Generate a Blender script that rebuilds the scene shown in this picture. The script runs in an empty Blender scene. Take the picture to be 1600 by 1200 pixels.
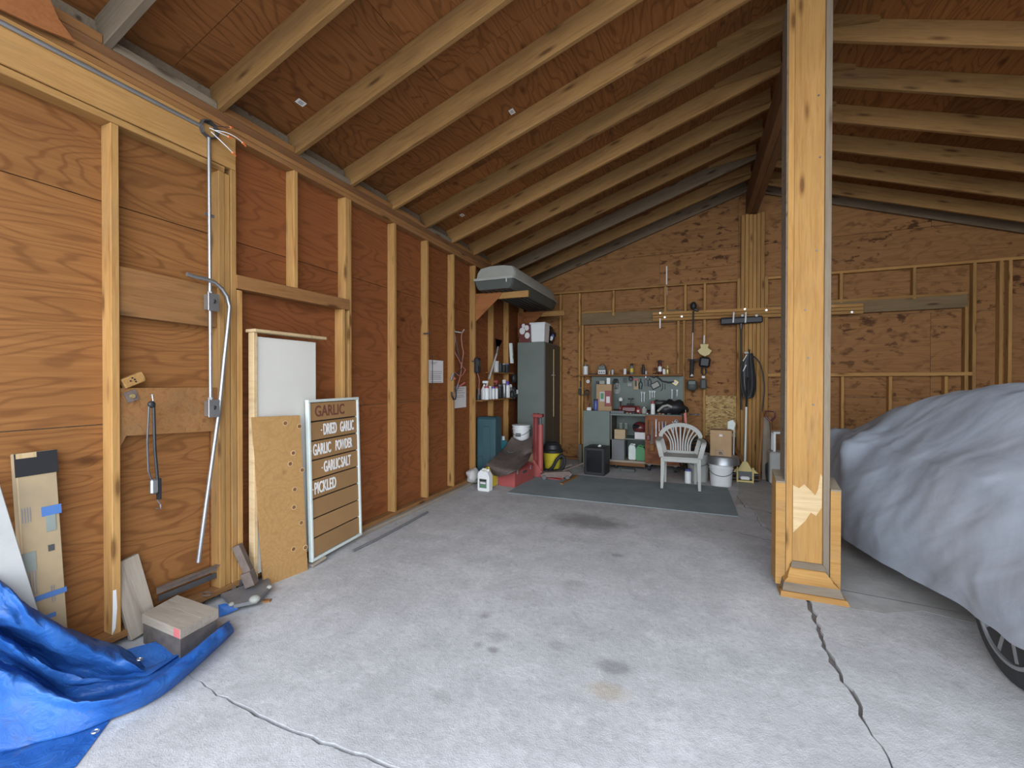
# Wooden double garage: open-fronted bays, stud walls, rafters, workbench corner and a covered car.
# Units are metres. X = right, Y = towards the back wall, Z = up.
import bpy, bmesh, math, random
from mathutils import Vector, Matrix, noise
from math import pi, sin, cos, radians as R

rnd = random.Random(7)
scene = bpy.context.scene
COL = scene.collection

# ---------------------------------------------------------------- camera, sky, exposure
cam_data = bpy.data.cameras.new('camera')
cam_data.sensor_width = 36.0
cam_data.lens = 15.4
cam_data.clip_start = 0.02
cam = bpy.data.objects.new('camera', cam_data)
COL.objects.link(cam)
yaw, pitch, roll = 0.3932, 0.0073, 0.0014
fwd = Vector((-sin(yaw) * cos(pitch), cos(yaw) * cos(pitch), -sin(pitch)))
r0 = Vector((cos(yaw), sin(yaw), 0)); u0 = r0.cross(fwd)
rv = r0 * cos(roll) + u0 * sin(roll); uv = u0 * cos(roll) - r0 * sin(roll)
mw = Matrix((rv, uv, -fwd)).transposed().to_4x4()
mw.translation = (0, 0, 1.46)
cam.matrix_world = mw
scene.camera = cam

world = bpy.data.worlds.new('overcast_sky'); scene.world = world
world.use_nodes = True
wn = world.node_tree.nodes; wl = world.node_tree.links
for n in list(wn): wn.remove(n)
wo = wn.new('ShaderNodeOutputWorld'); bg = wn.new('ShaderNodeBackground')
tc = wn.new('ShaderNodeTexCoord'); sx = wn.new('ShaderNodeSeparateXYZ'); rp = wn.new('ShaderNodeValToRGB')
rp.color_ramp.elements[0].position = 0.0; rp.color_ramp.elements[0].color = (0.87, 0.92, 0.98, 1)
rp.color_ramp.elements[1].position = 0.8; rp.color_ramp.elements[1].color = (0.68, 0.80, 0.96, 1)
wl.new(tc.outputs['Generated'], sx.inputs[0]); wl.new(sx.outputs['Z'], rp.inputs[0])
wl.new(rp.outputs[0], bg.inputs[0]); bg.inputs[1].default_value = 3.0
wl.new(bg.outputs[0], wo.inputs[0])
# portal: only tells the renderer where the sky enters, gives off nothing itself
pd = bpy.data.lights.new('door_opening_portal', 'AREA'); pd.shape = 'RECTANGLE'; pd.size = 7.3; pd.size_y = 4.6
pd.cycles.is_portal = True
po = bpy.data.objects.new('door_opening_portal', pd); COL.objects.link(po)
po.location = (0.75, -0.72, 2.3); po.rotation_euler = (R(90), 0, 0)

vs = scene.view_settings
vs.view_transform = 'Standard'; vs.look = 'None'; vs.gamma = 1.0; vs.use_curve_mapping = False
vs.exposure = 1.4
scene.cycles.diffuse_bounces = 8
scene.cycles.max_bounces = 10

# ---------------------------------------------------------------- materials
MATS = {}
def new_mat(name):
    m = bpy.data.materials.new(name); m.use_nodes = True
    nt = m.node_tree
    b = nt.nodes['Principled BSDF']
    MATS[name] = m
    return m, nt, b
def N(nt, typ, **kw):
    n = nt.nodes.new('ShaderNode' + typ)
    for k, v in kw.items():
        if k.startswith('i_'):
            key = k[2:]
            n.inputs[int(key) if key.isdigit() else key.replace('_', ' ')].default_value = v
        else: setattr(n, k, v)
    return n
def ramp(nt, fac, stops):
    r = nt.nodes.new('ShaderNodeValToRGB'); e = r.color_ramp.elements
    while len(e) < len(stops): e.new(0.5)
    for el, (p, c) in zip(e, stops):
        el.position = p; el.color = (c[0], c[1], c[2], 1) if isinstance(c, tuple) else (c, c, c, 1)
    nt.links.new(fac, r.inputs[0]); return r.outputs[0]
def mth(nt, op, a, b=None, c=None):
    n = nt.nodes.new('ShaderNodeMath'); n.operation = op
    for i, v in enumerate((a, b, c)):
        if v is None: continue
        if isinstance(v, (int, float)): n.inputs[i].default_value = v
        else: nt.links.new(v, n.inputs[i])
    return n.outputs[0]
def mixc(nt, fac, a, b, mode='MIX'):
    n = nt.nodes.new('ShaderNodeMix'); n.data_type = 'RGBA'; n.blend_type = mode
    for s, v in ((0, fac), (6, a), (7, b)):
        if isinstance(v, (int, float)): n.inputs[s].default_value = v
        elif isinstance(v, tuple): n.inputs[s].default_value = (v[0], v[1], v[2], 1)
        else: nt.links.new(v, n.inputs[s])
    return n.outputs[2]
def coords(nt, scale=(1, 1, 1), rand=True):
    t = nt.nodes.new('ShaderNodeTexCoord'); out = t.outputs['Object']
    if rand:
        oi = nt.nodes.new('ShaderNodeObjectInfo')
        k = mth(nt, 'MULTIPLY', oi.outputs['Random'], 37.0)
        va = nt.nodes.new('ShaderNodeVectorMath'); va.operation = 'ADD'
        cx = nt.nodes.new('ShaderNodeCombineXYZ')
        nt.links.new(k, cx.inputs[0]); nt.links.new(k, cx.inputs[1]); nt.links.new(k, cx.inputs[2])
        nt.links.new(out, va.inputs[0]); nt.links.new(cx.outputs[0], va.inputs[1]); out = va.outputs[0]
    m = nt.nodes.new('ShaderNodeMapping'); m.inputs['Scale'].default_value = scale
    nt.links.new(out, m.inputs[0]); return m.outputs[0]
def nz(nt, vec, scale, detail=3, rough=.5, dist=0.0):
    n = N(nt, 'TexNoise', i_Scale=scale, i_Detail=detail, i_Roughness=rough, i_Distortion=dist)
    nt.links.new(vec, n.inputs['Vector']); return n.outputs[0]
def bump(nt, b, h, strength=.3, dist=.003):
    n = N(nt, 'Bump', i_Strength=strength, i_Distance=dist)
    nt.links.new(h, n.inputs['Height']); nt.links.new(n.outputs[0], b.inputs['Normal'])
def rand_value(nt, col, lo, hi):
    oi = nt.nodes.new('ShaderNodeObjectInfo')
    mr = N(nt, 'MapRange', i_3=lo, i_4=hi); nt.links.new(oi.outputs['Random'], mr.inputs[0])
    hs = nt.nodes.new('ShaderNodeHueSaturation')
    nt.links.new(mr.outputs[0], hs.inputs['Value']); nt.links.new(col, hs.inputs['Color'])
    return hs.outputs[0]

def lumber(name, light, mid, dark, knots=True, lo=.85, hi=1.12, stain=0.0):
    m, nt, b = new_mat(name)
    v = coords(nt, (1.1, 16, 16))
    g = nz(nt, v, 1.6, 6, .6, .6)
    col = ramp(nt, g, [(.3, mid), (.5, light), (.66, mid), (.78, dark)])
    v2 = coords(nt, (.8, 4, 4)); blot = nz(nt, v2, 1.3, 4, .6)
    col = mixc(nt, mth(nt, 'MULTIPLY', ramp(nt, blot, [(.45, 0.0), (.7, 1.0)]), .35 + stain), col, dark)
    if knots:
        vo = N(nt, 'TexVoronoi', i_Scale=1.0); nt.links.new(coords(nt, (2.3, 10, 10)), vo.inputs['Vector'])
        k = ramp(nt, vo.outputs['Distance'], [(.09, 1.0), (.15, .45), (.24, 0.0)])
        col = mixc(nt, mth(nt, 'MULTIPLY', k, .8), col, (dark[0] * .45, dark[1] * .36, dark[2] * .3))
    wea = nz(nt, coords(nt, (.5, 3, 3)), 2.2, 5, .65, .5)
    col = mixc(nt, mth(nt, 'MULTIPLY', ramp(nt, wea, [(.54, 0.0), (.70, 1.0)]), .3), col, (.17, .12, .075))
    fs = nz(nt, coords(nt, (3, 60, 60)), 1.5, 3, .6)
    col = mixc(nt, mth(nt, 'MULTIPLY', ramp(nt, fs, [(.55, 0.0), (.72, 1.0)]), .35), col, dark)
    col = rand_value(nt, col, lo, hi)
    nt.links.new(col, b.inputs['Base Color']); b.inputs['Roughness'].default_value = .75; b.inputs['Specular IOR Level'].default_value = .2
    bump(nt, b, g, .25, .002)
    return m
def ply(name, light, mid, dark, blotch=0.0, freq=34.0, lo=.9, hi=1.1, patch=.35, line_k=.5):
    m, nt, b = new_mat(name)
    v = coords(nt, (.55, 2.0, 2.0))
    h = nz(nt, v, 1.15, 3, .42, .25)
    s = mth(nt, 'SINE', mth(nt, 'MULTIPLY', h, freq * 2.6))
    line = ramp(nt, s, [(0.0, 0.0), (.55, .15), (.97, 1.0)])
    fine = nz(nt, coords(nt, (1.5, 40, 40)), 1.5, 4, .6)
    col = mixc(nt, ramp(nt, fine, [(.35, 0.0), (.65, 1.0)]), mid, light)
    big = nz(nt, coords(nt, (.6, 1.6, 1.6)), 1.1, 3, .5)
    col = mixc(nt, mth(nt, 'MULTIPLY', ramp(nt, big, [(.42, 0.0), (.62, 1.0)]), patch), col, light)
    col = mixc(nt, mth(nt, 'MULTIPLY', line, line_k), col, dark)
    vo = N(nt, 'TexVoronoi', i_Scale=1.0); nt.links.new(coords(nt, (1.3, 3.0, 3.0)), vo.inputs['Vector'])
    k = ramp(nt, vo.outputs['Distance'], [(.03, 1.0), (.10, 0.0)])
    col = mixc(nt, mth(nt, 'MULTIPLY', k, .75), col, (dark[0] * .5, dark[1] * .45, dark[2] * .4))
    if blotch:
        bl = nz(nt, coords(nt, (7, 12, 12)), 1.0, 4, .55, .3)
        bl2 = nz(nt, coords(nt, (.8, 1.4, 1.4)), 1.0, 2, .5)
        f = mth(nt, 'MULTIPLY', ramp(nt, bl, [(.545, 0.0), (.64, 1.0)]), ramp(nt, bl2, [(.4, .25), (.6, 1.0)]))
        col = mixc(nt, mth(nt, 'MULTIPLY', f, blotch), col, (dark[0] * .45, dark[1] * .4, dark[2] * .4))
    col = rand_value(nt, col, lo, hi)
    nt.links.new(col, b.inputs['Base Color']); b.inputs['Roughness'].default_value = .7; b.inputs['Specular IOR Level'].default_value = .2
    bump(nt, b, fine, .12, .002)
    return m
def plain(name, col, rough=.5, metal=0.0, var=.12, scale=8.0, bmp=0.0, dirt=None, rand=(1, 1)):
    m, nt, b = new_mat(name)
    v = coords(nt, (1, 1, 1)); n = nz(nt, v, scale, 4, .6)
    d = dirt or tuple(c * .55 for c in col)
    c = mixc(nt, mth(nt, 'MULTIPLY', ramp(nt, n, [(.35, 0.0), (.75, 1.0)]), var * 2), col, d)
    if rand != (1, 1): c = rand_value(nt, c, *rand)
    nt.links.new(c, b.inputs['Base Color'])
    b.inputs['Roughness'].default_value = rough; b.inputs['Metallic'].default_value = metal
    if bmp: bump(nt, b, nz(nt, v, scale * 6, 3, .6), bmp, .004)
    return m

lumber('stud_wood', (.455, .255, .088), (.375, .19, .06), (.21, .095, .028), lo=.8, hi=1.12)
lumber('rafter_wood', (.30, .165, .058), (.24, .122, .04), (.13, .062, .021), lo=.75, hi=1.18, stain=.15)
lumber('grey_wood', (.22, .175, .125), (.175, .135, .095), (.095, .07, .05), lo=.9, hi=1.1)
lumber('post_wood', (.385, .212, .068), (.325, .163, .046), (.19, .085, .023), lo=.95, hi=1.08)
lumber('brown_board', (.30, .145, .052), (.24, .108, .038), (.13, .055, .02), lo=.9, hi=1.1)
lumber('pale_board', (.60, .44, .25), (.52, .37, .19), (.36, .22, .10), knots=False)
lumber('dusty_board', (.34, .29, .23), (.28, .23, .18), (.18, .13, .10), knots=False)
lumber('lintel_wood', (.25, .17, .09), (.20, .13, .065), (.11, .07, .035))
lumber('old_wood', (.19, .135, .085), (.145, .10, .06), (.08, .052, .03))
lumber('beam_wood', (.20, .095, .04), (.15, .07, .03), (.08, .035, .015), knots=False)
ply('ply_near', (.27, .118, .036), (.205, .083, .025), (.108, .037, .011), freq=64, line_k=.46)
ply('ply_wall', (.235, .08, .025), (.185, .06, .019), (.105, .031, .009), freq=50, line_k=.42)
ply('ply_back', (.335, .165, .062), (.26, .12, .042), (.14, .056, .02), blotch=.9, freq=30, line_k=.25)
ply('ply_roof', (.27, .108, .031), (.195, .073, .021), (.095, .031, .008), freq=60, lo=.78, hi=1.2)
ply('ply_pale', (.46, .265, .10), (.40, .22, .08), (.31, .155, .055), freq=44, lo=.85, hi=.85, line_k=.25)
ply('ply_bracket', (.30, .115, .04), (.25, .09, .03), (.15, .05, .016), freq=20)
ply('ply_red', (.24, .095, .045), (.19, .07, .032), (.09, .03, .015), freq=26)

def concrete(name, base, rough_dark, stains=(), smooth=False):
    m, nt, b = new_mat(name)
    t = nt.nodes.new('ShaderNodeTexCoord'); v = t.outputs['Object']
    a = nz(nt, v, .9, 5, .6); f = nz(nt, v, 26, 5, .7); g = nz(nt, v, 150, 3, .7); mid = nz(nt, v, 4.5, 6, .65, .3)
    col = mixc(nt, ramp(nt, a, [(.3, 0.0), (.7, 1.0)]), tuple(c * .80 for c in base), tuple(c * 1.14 for c in base))
    col = mixc(nt, mth(nt, 'MULTIPLY', ramp(nt, mid, [(.4, 0.0), (.66, 1.0)]), .55), col, tuple(c * .66 for c in base))
    m2 = nz(nt, v, 11, 6, .7, .5)
    col = mixc(nt, mth(nt, 'MULTIPLY', ramp(nt, m2, [(.54, 0.0), (.7, 1.0)]), .34), col, tuple(min(.85, c * 1.35) for c in base))
    col = mixc(nt, mth(nt, 'MULTIPLY', ramp(nt, m2, [(.3, 1.0), (.44, 0.0)]), .4), col, tuple(c * .7 for c in base))
    col = mixc(nt, mth(nt, 'MULTIPLY', ramp(nt, f, [(.5, 0.0), (.75, 1.0)]), .25 if smooth else .5), col, rough_dark)
    col = mixc(nt, mth(nt, 'MULTIPLY', ramp(nt, f, [(.28, 1.0), (.42, 0.0)]), .35), col, tuple(min(1, c * 1.3) for c in base))
    col = mixc(nt, mth(nt, 'MULTIPLY', ramp(nt, g, [(.62, 0.0), (.72, 1.0)]), .35), col, rough_dark)
    sp = nt.nodes.new('ShaderNodeSeparateXYZ'); nt.links.new(v, sp.inputs[0])
    wob = mth(nt, 'MULTIPLY', mth(nt, 'SUBTRACT', nz(nt, v, 7, 4, .6), .5), 1.1)
    for (x, y, rx, ry, k, c) in stains:
        dx = mth(nt, 'DIVIDE', mth(nt, 'SUBTRACT', sp.outputs[0], x), rx)
        dy = mth(nt, 'DIVIDE', mth(nt, 'SUBTRACT', sp.outputs[1], y), ry)
        d = mth(nt, 'ADD', mth(nt, 'SQRT', mth(nt, 'ADD', mth(nt, 'MULTIPLY', dx, dx), mth(nt, 'MULTIPLY', dy, dy))), wob)
        col = mixc(nt, mth(nt, 'MULTIPLY', ramp(nt, d, [(.35, 1.0), (1.0, 0.0)]), k), col, c)
    nt.links.new(col, b.inputs['Base Color']); b.inputs['Roughness'].default_value = .8
    hsum = mth(nt, 'ADD', mth(nt, 'MULTIPLY', f, .6), mth(nt, 'MULTIPLY', g, .4))
    bump(nt, b, hsum, .15 if smooth else .8, .008)
    return m
oil = (.11, .10, .095)
def st(p, rx, ry, k, c=oil): return (p[0], p[1], rx, ry, k, c)
concrete('concrete', (.50, .49, .485), (.25, .235, .225), [
    st((-0.987, 4.5, 0), .5, .3, .65), st((-0.374, 2.255, 0), .12, .09, .5), st((-1.071, 1.738, 0), .06, .05, .25),
    st((-0.372, 2.066, 0), .12, .08, .4, (.36, .27, .14)), st((-1.031, 2.279, 0), .10, .07, .3), st((-0.999, 2.143, 0), .045, .035, .5),
    st((-1.094, 2.154, 0), .04, .04, .35), st((-1.016, 2.797, 0), .12, .09, .25), st((-1.12, 2.706, 0), .11, .08, .25), st((-0.582, 3.713, 0), .07, .05, .45),
    st((-0.777, 3.081, 0), .10, .08, .22), st((-0.699, 2.319, 0), .07, .06, .25), st((-1.199, 2.439, 0), .05, .05, .4), st((-0.575, 5.306, 0), .5, .2, .25)])
concrete('concrete_smooth', (.42, .40, .375), (.26, .24, .22), smooth=True)
plain('crack_dirt', (.19, .165, .15), .95, 0, .3, 30, .4)
plain('driveway', (.42, .405, .385), .9, 0, .3, 3, .4)

plain('galvanized', (.42, .43, .44), .42, .85, .2, 12)
plain('steel_dark', (.12, .12, .125), .5, .6, .3, 14)
plain('steel_mid', (.24, .24, .25), .5, .4, .3, 12)
plain('steel_bright', (.62, .62, .62), .3, .9, .15, 20)
plain('rust_steel', (.20, .15, .125), .7, .3, .4, 18, .2)
plain('white_board', (.64, .62, .56), .45, 0, .06, 3)
plain('dusty_white', (.47, .47, .45), .6, 0, .15, 6)
plain('pipe_grey', (.16, .16, .165), .6, 0, .2, 9)
plain('white_paint', (.74, .74, .71), .5, 0, .08, 6)
plain('sign_brown', (.33, .185, .075), .55, 0, .12, 5, rand=(.93, 1.07))
plain('sign_frame', (.62, .67, .62), .4, 0, .1, 12)
plain('letter_white', (.82, .82, .8), .5, 0, .03)
plain('letter_red', (.16, .055, .035), .6, 0, .1)
plain('black', (.018, .018, .02), .5, 0, .2)
plain('black_rubber', (.022, .022, .024), .75, 0, .3, 20)
plain('black_gloss', (.015, .015, .018), .15, 0, .1)
plain('paper', (.68, .65, .64), .8, 0, .08, 6)
plain('ink', (.22, .21, .22), .8, 0, .1)
plain('orange', (.85, .22, .06), .5, 0, .05)
plain('cardboard', (.43, .28, .15), .85, 0, .15, 5)
plain('cardboard_old', (.38, .28, .16), .85, 0, .3, 6, dirt=(.22, .18, .13))
plain('blue_tape', (.07, .17, .42), .6, 0, .1)
plain('grey_tape', (.24, .27, .24), .6, 0, .2)
plain('red_paint', (.27, .045, .042), .5, 0, .25, 10)
plain('red_tool', (.36, .075, .07), .5, 0, .15, 10)
plain('dark_red', (.13, .025, .025), .3, 0, .3, 8)
plain('yellow_plastic', (.62, .50, .04), .4, 0, .15, 8)
plain('yellow_steel', (.62, .50, .20), .5, 0, .2, 8)
plain('white_plastic', (.72, .73, .72), .35, 0, .08, 6)
plain('grey_plastic', (.42, .42, .40), .45, 0, .12, 8)
plain('chair_plastic', (.42, .42, .385), .5, 0, .15, 10)
plain('teal_plastic', (.035, .085, .10), .5, 0, .2, 6)
plain('teal_bright', (.03, .22, .27), .4, 0, .15)
plain('cab_grey', (.14, .165, .145), .5, 0, .18, 3)
plain('cab_dark', (.085, .078, .058), .5, 0, .15, 3)
plain('green_grey', (.15, .185, .16), .6, 0, .2, 4)
plain('green_plastic', (.06, .24, .085), .5, 0, .15)
plain('box_grey_light', (.34, .34, .30), .6, 0, .15, 5)
plain('box_grey_dark', (.075, .085, .075), .6, 0, .2, 5)
plain('mat_brown', (.25, .195, .17), .95, 0, .3, 30, .3)
plain('bag_white', (.55, .53, .51), .8, 0, .2, 10)
plain('grey_box', (.17, .17, .17), .7, 0, .1)
plain('blue_plastic', (.08, .10, .32), .4, 0, .2)
plain('purple', (.10, .05, .35), .4, 0, .1)
plain('tan', (.45, .33, .19), .7, 0, .15)
plain('brass', (.50, .38, .16), .4, .5, .2)
plain('copper_wire', (.38, .16, .12), .5, 0, .2)
plain('pink', (.62, .16, .16), .6, 0, .2)
plain('osb_bg', (.40, .25, .09), .8)
plain('block_dark', (.13, .105, .09), .9, 0, .4, 14, .5, dirt=(.05, .042, .038))

def cloth_cover():
    m, nt, b = new_mat('car_cover_cloth')
    v = coords(nt, (1, 1, 1), False)
    n = nz(nt, v, 2.2, 5, .6, .4); f = nz(nt, v, 220, 2, .5)
    col = mixc(nt, ramp(nt, n, [(.35, 0.0), (.7, 1.0)]), (.29, .325, .375), (.36, .39, .44))
    nt.links.new(col, b.inputs['Base Color']); b.inputs['Roughness'].default_value = .62
    mr_ = nt.nodes.new('ShaderNodeMapping'); mr_.inputs['Rotation'].default_value = (R(32), 0, 0)
    mp = nt.nodes.new('ShaderNodeMapping'); mp.inputs['Scale'].default_value = (1.5, 1.1, 5.0)
    t_ = nt.nodes.new('ShaderNodeTexCoord'); nt.links.new(t_.outputs['Object'], mr_.inputs[0]); nt.links.new(mr_.outputs[0], mp.inputs[0])
    w = nz(nt, mp.outputs[0], .85, 2, .4, .3)
    w2 = nz(nt, v, 7, 3, .5)
    bump(nt, b, mth(nt, 'ADD', mth(nt, 'ADD', w, mth(nt, 'MULTIPLY', w2, .12)), mth(nt, 'MULTIPLY', f, .006)), .6, .09)
cloth_cover()
def tarp_mat():
    m, nt, b = new_mat('tarp_blue')
    v = coords(nt, (1, 1, 1), False)
    n = nz(nt, v, 3.2, 5, .65, .3); d = nz(nt, v, 9, 6, .7)
    col = mixc(nt, ramp(nt, n, [(.35, 0.0), (.7, 1.0)]), (.028, .15, .52), (.075, .28, .74))
    col = mixc(nt, mth(nt, 'MULTIPLY', ramp(nt, d, [(.56, 0.0), (.74, 1.0)]), .4), col, (.2, .21, .26))
    nt.links.new(col, b.inputs['Base Color']); b.inputs['Roughness'].default_value = .34
    w = nz(nt, v, 12, 5, .6, 1.4)
    bump(nt, b, w, .5, .02)
tarp_mat()
def carpet():
    m, nt, b = new_mat('carpet_green')
    v = coords(nt, (1, 1, 1), False)
    n = nz(nt, v, 2.5, 5, .65); f = nz(nt, v, 60, 3, .7)
    col = mixc(nt, ramp(nt, n, [(.35, 0.0), (.7, 1.0)]), (.17, .205, .21), (.24, .275, .275))
    col = mixc(nt, mth(nt, 'MULTIPLY', ramp(nt, f, [(.55, 0.0), (.75, 1.0)]), .5), col, (.25, .25, .23))
    nt.links.new(col, b.inputs['Base Color']); b.inputs['Roughness'].default_value = .95
    bump(nt, b, f, .5, .004)
carpet()
def osb():
    m, nt, b = new_mat('osb')
    v = coords(nt, (1, 1, 1))
    w = nz(nt, v, 5, 2, .5)
    vo = N(nt, 'TexVoronoi', i_Scale=24.0); vo.inputs['Randomness'].default_value = 1
    mp = coords(nt, (1.0, 2.4, 2.4)); nt.links.new(mp, vo.inputs['Vector'])
    sc = nt.nodes.new('ShaderNodeSeparateColor'); nt.links.new(vo.outputs['Color'], sc.inputs[0])
    col = ramp(nt, sc.outputs[0], [(0.0, (.15, .08, .03)), (.25, (.36, .22, .08)), (.6, (.47, .31, .12)), (1.0, (.55, .39, .17))])
    nt.links.new(col, b.inputs['Base Color']); b.inputs['Roughness'].default_value = .8
    bump(nt, b, vo.outputs['Distance'], .4, .004)
osb()

# ---------------------------------------------------------------- mesh helpers
class G:
    """collects shapes, links them as ONE mesh object"""
    def __init__(s): s.bm = bmesh.new()
    def _x(s, vs, M):
        if M is not None: bmesh.ops.transform(s.bm, matrix=M, verts=vs)
    def box(s, c, d, rot=None, bev=0.0, taper=None):
        r = bmesh.ops.create_cube(s.bm, size=1.0); v = r['verts']
        for q in v:
            q.co = Vector((q.co.x * d[0], q.co.y * d[1], q.co.z * d[2]))
            if taper and q.co.z > 0: q.co.x *= taper; q.co.y *= taper
        if bev:
            es = list({e for q in v for e in q.link_edges})
            r2 = bmesh.ops.bevel(s.bm, geom=es, offset=bev, segments=1, affect='EDGES')
            v = list({q for f in r2['faces'] for q in f.verts} | set(r2['verts']) | {q for q in v if q.is_valid})
        M = Matrix.Translation(c)
        if rot is not None: M = M @ (rot if isinstance(rot, Matrix) else eul(*rot))
        s._x(v, M); return s
    def cyl(s, p0, p1, r0, r1=None, n=14, cap=True):
        p0, p1 = Vector(p0), Vector(p1); d = p1 - p0; L = d.length
        if L < 1e-6: return s
        r = bmesh.ops.create_cone(s.bm, cap_ends=cap, segments=n, radius1=r0, radius2=r0 if r1 is None else r1, depth=L)
        s._x(r['verts'], Matrix.Translation((p0 + p1) / 2) @ d.to_track_quat('Z', 'Y').to_matrix().to_4x4()); return s
    def ball(s, c, r, n=10):
        q = bmesh.ops.create_uvsphere(s.bm, u_segments=n + 4, v_segments=n, radius=1.0)
        rr = (r, r, r) if isinstance(r, (int, float)) else r
        s._x(q['verts'], Matrix.Translation(c) @ Matrix.Diagonal((*rr, 1))); return s
    def lathe(s, prof, c=(0, 0, 0), n=20, M=None, sq=None):
        rows = []
        for (r, z) in prof:
            row = []
            for k in range(n):
                a = 2 * pi * k / n; x, y = cos(a), sin(a)
                if sq:
                    e = (abs(x) ** sq[0] + abs(y) ** sq[0]) ** (-1 / sq[0]); x, y = x * e * sq[1], y * e * sq[2]
                p = Vector((r * x, r * y, z))
                row.append(s.bm.verts.new((M @ p if M else p) + Vector(c)))
            rows.append(row)
        for a, b in zip(rows, rows[1:]):
            for k in range(n): s.bm.faces.new((a[k], a[(k + 1) % n], b[(k + 1) % n], b[k]))
        if prof[0][0] > 1e-6: s.bm.faces.new(list(reversed(rows[0])))
        if prof[-1][0] > 1e-6: s.bm.faces.new(rows[-1])
        return s
    def tube(s, pts, r, n=8, cap=True, radii=None):
        pts = [Vector(p) for p in pts]; rows = []; up = None
        for i, p in enumerate(pts):
            t = (pts[min(i + 1, len(pts) - 1)] - pts[max(i - 1, 0)]).normalized()
            if up is None:
                up = t.orthogonal().normalized()
            up = (up - t * up.dot(t)).normalized() if (up - t * up.dot(t)).length > 1e-5 else t.orthogonal().normalized()
            w = t.cross(up); rr = radii[i] if radii else r
            rows.append([s.bm.verts.new(p + (up * cos(2 * pi * k / n) + w * sin(2 * pi * k / n)) * rr) for k in range(n)])
        for a, b in zip(rows, rows[1:]):
            for k in range(n): s.bm.faces.new((a[k], a[(k + 1) % n], b[(k + 1) % n], b[k]))
        if cap: s.bm.faces.new(list(reversed(rows[0]))); s.bm.faces.new(rows[-1])
        return s
    def prism(s, poly, o, ux, uy, un, th):
        o, ux, uy, un = Vector(o), Vector(ux), Vector(uy), Vector(un)
        a = [s.bm.verts.new(o + ux * x + uy * y) for x, y in poly]
        b = [s.bm.verts.new(o + ux * x + uy * y + un * th) for x, y in poly]
        n = len(poly)
        s.bm.faces.new(a); s.bm.faces.new(list(reversed(b)))
        for k in range(n): s.bm.faces.new((a[k], b[k], b[(k + 1) % n], a[(k + 1) % n]))
        return s
    def grid(s, rows, closed=False):
        vr = [[s.bm.verts.new(p) for p in r] for r in rows]
        for a, b in zip(vr, vr[1:]):
            m = len(a)
            for k in range(m if closed else m - 1): s.bm.faces.new((a[k], a[(k + 1) % m], b[(k + 1) % m], b[k]))
        return s
    def mesh(s, name, mat, smooth=0.0):
        bmesh.ops.recalc_face_normals(s.bm, faces=s.bm.faces[:])
        big = [f for f in s.bm.faces if len(f.verts) > 8]
        if big: bmesh.ops.triangulate(s.bm, faces=big)
        me = bpy.data.meshes.new(name); s.bm.to_mesh(me); s.bm.free()
        me.materials.append(MATS[mat])
        if smooth:
            for p in me.polygons: p.use_smooth = True
            me.set_sharp_from_angle(angle=R(smooth))
        return me
    def o(s, name, mat, parent=None, smooth=0.0):
        return link(name, s.mesh(name, mat, smooth), parent)
def eul(x=0, y=0, z=0):
    from mathutils import Euler
    return Euler((R(x), R(y), R(z))).to_matrix().to_4x4()
def link(name, me, parent=None):
    o = bpy.data.objects.new(name, me); COL.objects.link(o)
    if parent is not None: o.parent = parent
    return o
def tag(o, label, cat, group=None, kind=None):
    o['label'] = label; o['category'] = cat
    if group: o['group'] = group
    if kind: o['kind'] = kind
    return o
def thing(name, label, cat, loc=(0, 0, 0), rz=0.0, group=None, rot=None):
    o = bpy.data.objects.new(name, None); o.empty_display_size = .1; COL.objects.link(o)
    o.location = loc; o.rotation_euler = rot if rot else (0, 0, R(rz))
    return tag(o, label, cat, group)
def struct(name, label, cat):
    o = bpy.data.objects.new(name, None); COL.objects.link(o)
    return tag(o, label, cat, kind='structure')
def dup(root, loc, rz=None, label=None):
    r = root.copy(); COL.objects.link(r); r.location = loc
    if rz is not None: r.rotation_euler = (0, 0, R(rz))
    if label: r['label'] = label
    for ch in list(root.children):
        c = ch.copy(); COL.objects.link(c); c.parent = r
        for g in ch.children:
            d = g.copy(); COL.objects.link(d); d.parent = c
    return r
BEAMS = {}
def board_mesh(L, w, h, mat, bev):
    key = (round(L, 3), round(w, 3), round(h, 3), mat)
    if key not in BEAMS:
        BEAMS[key] = G().box((0, 0, 0), (L, w, h), bev=bev).mesh('board', mat)
    return BEAMS[key]
def beam(name, p0, p1, w, h, mat, parent=None, up=(0, 0, 1), bev=.003):
    """board from p0 to p1 (centre line), width w across, height h along up; local X is the grain"""
    p0, p1 = Vector(p0), Vector(p1); x = p1 - p0; L = x.length; x.normalize()
    z = Vector(up); z = (z - x * z.dot(x)).normalized(); y = z.cross(x)
    o = link(name, board_mesh(L, w, h, mat, bev), parent)
    M = Matrix((x, y, z)).transposed().to_4x4(); M.translation = (p0 + p1) / 2
    if parent is not None and parent.parent is None: pass
    o.matrix_local = M
    return o

# ---------------------------------------------------------------- the shell
XW, XS = -2.991, -2.902          # inside of left sheathing, room face of the left studs
YB, YS = 8.039, 7.95             # inside of back sheathing, room face of the back studs
XR, XE = 0.80, 4.50              # ridge, right wall
SL = .335                        # roof slope
def zb(x): return 3.27 + SL * (min(x, 2 * XR - x) - XS)     # underside of the rafters
RD = .195                        # vertical rafter depth

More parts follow.
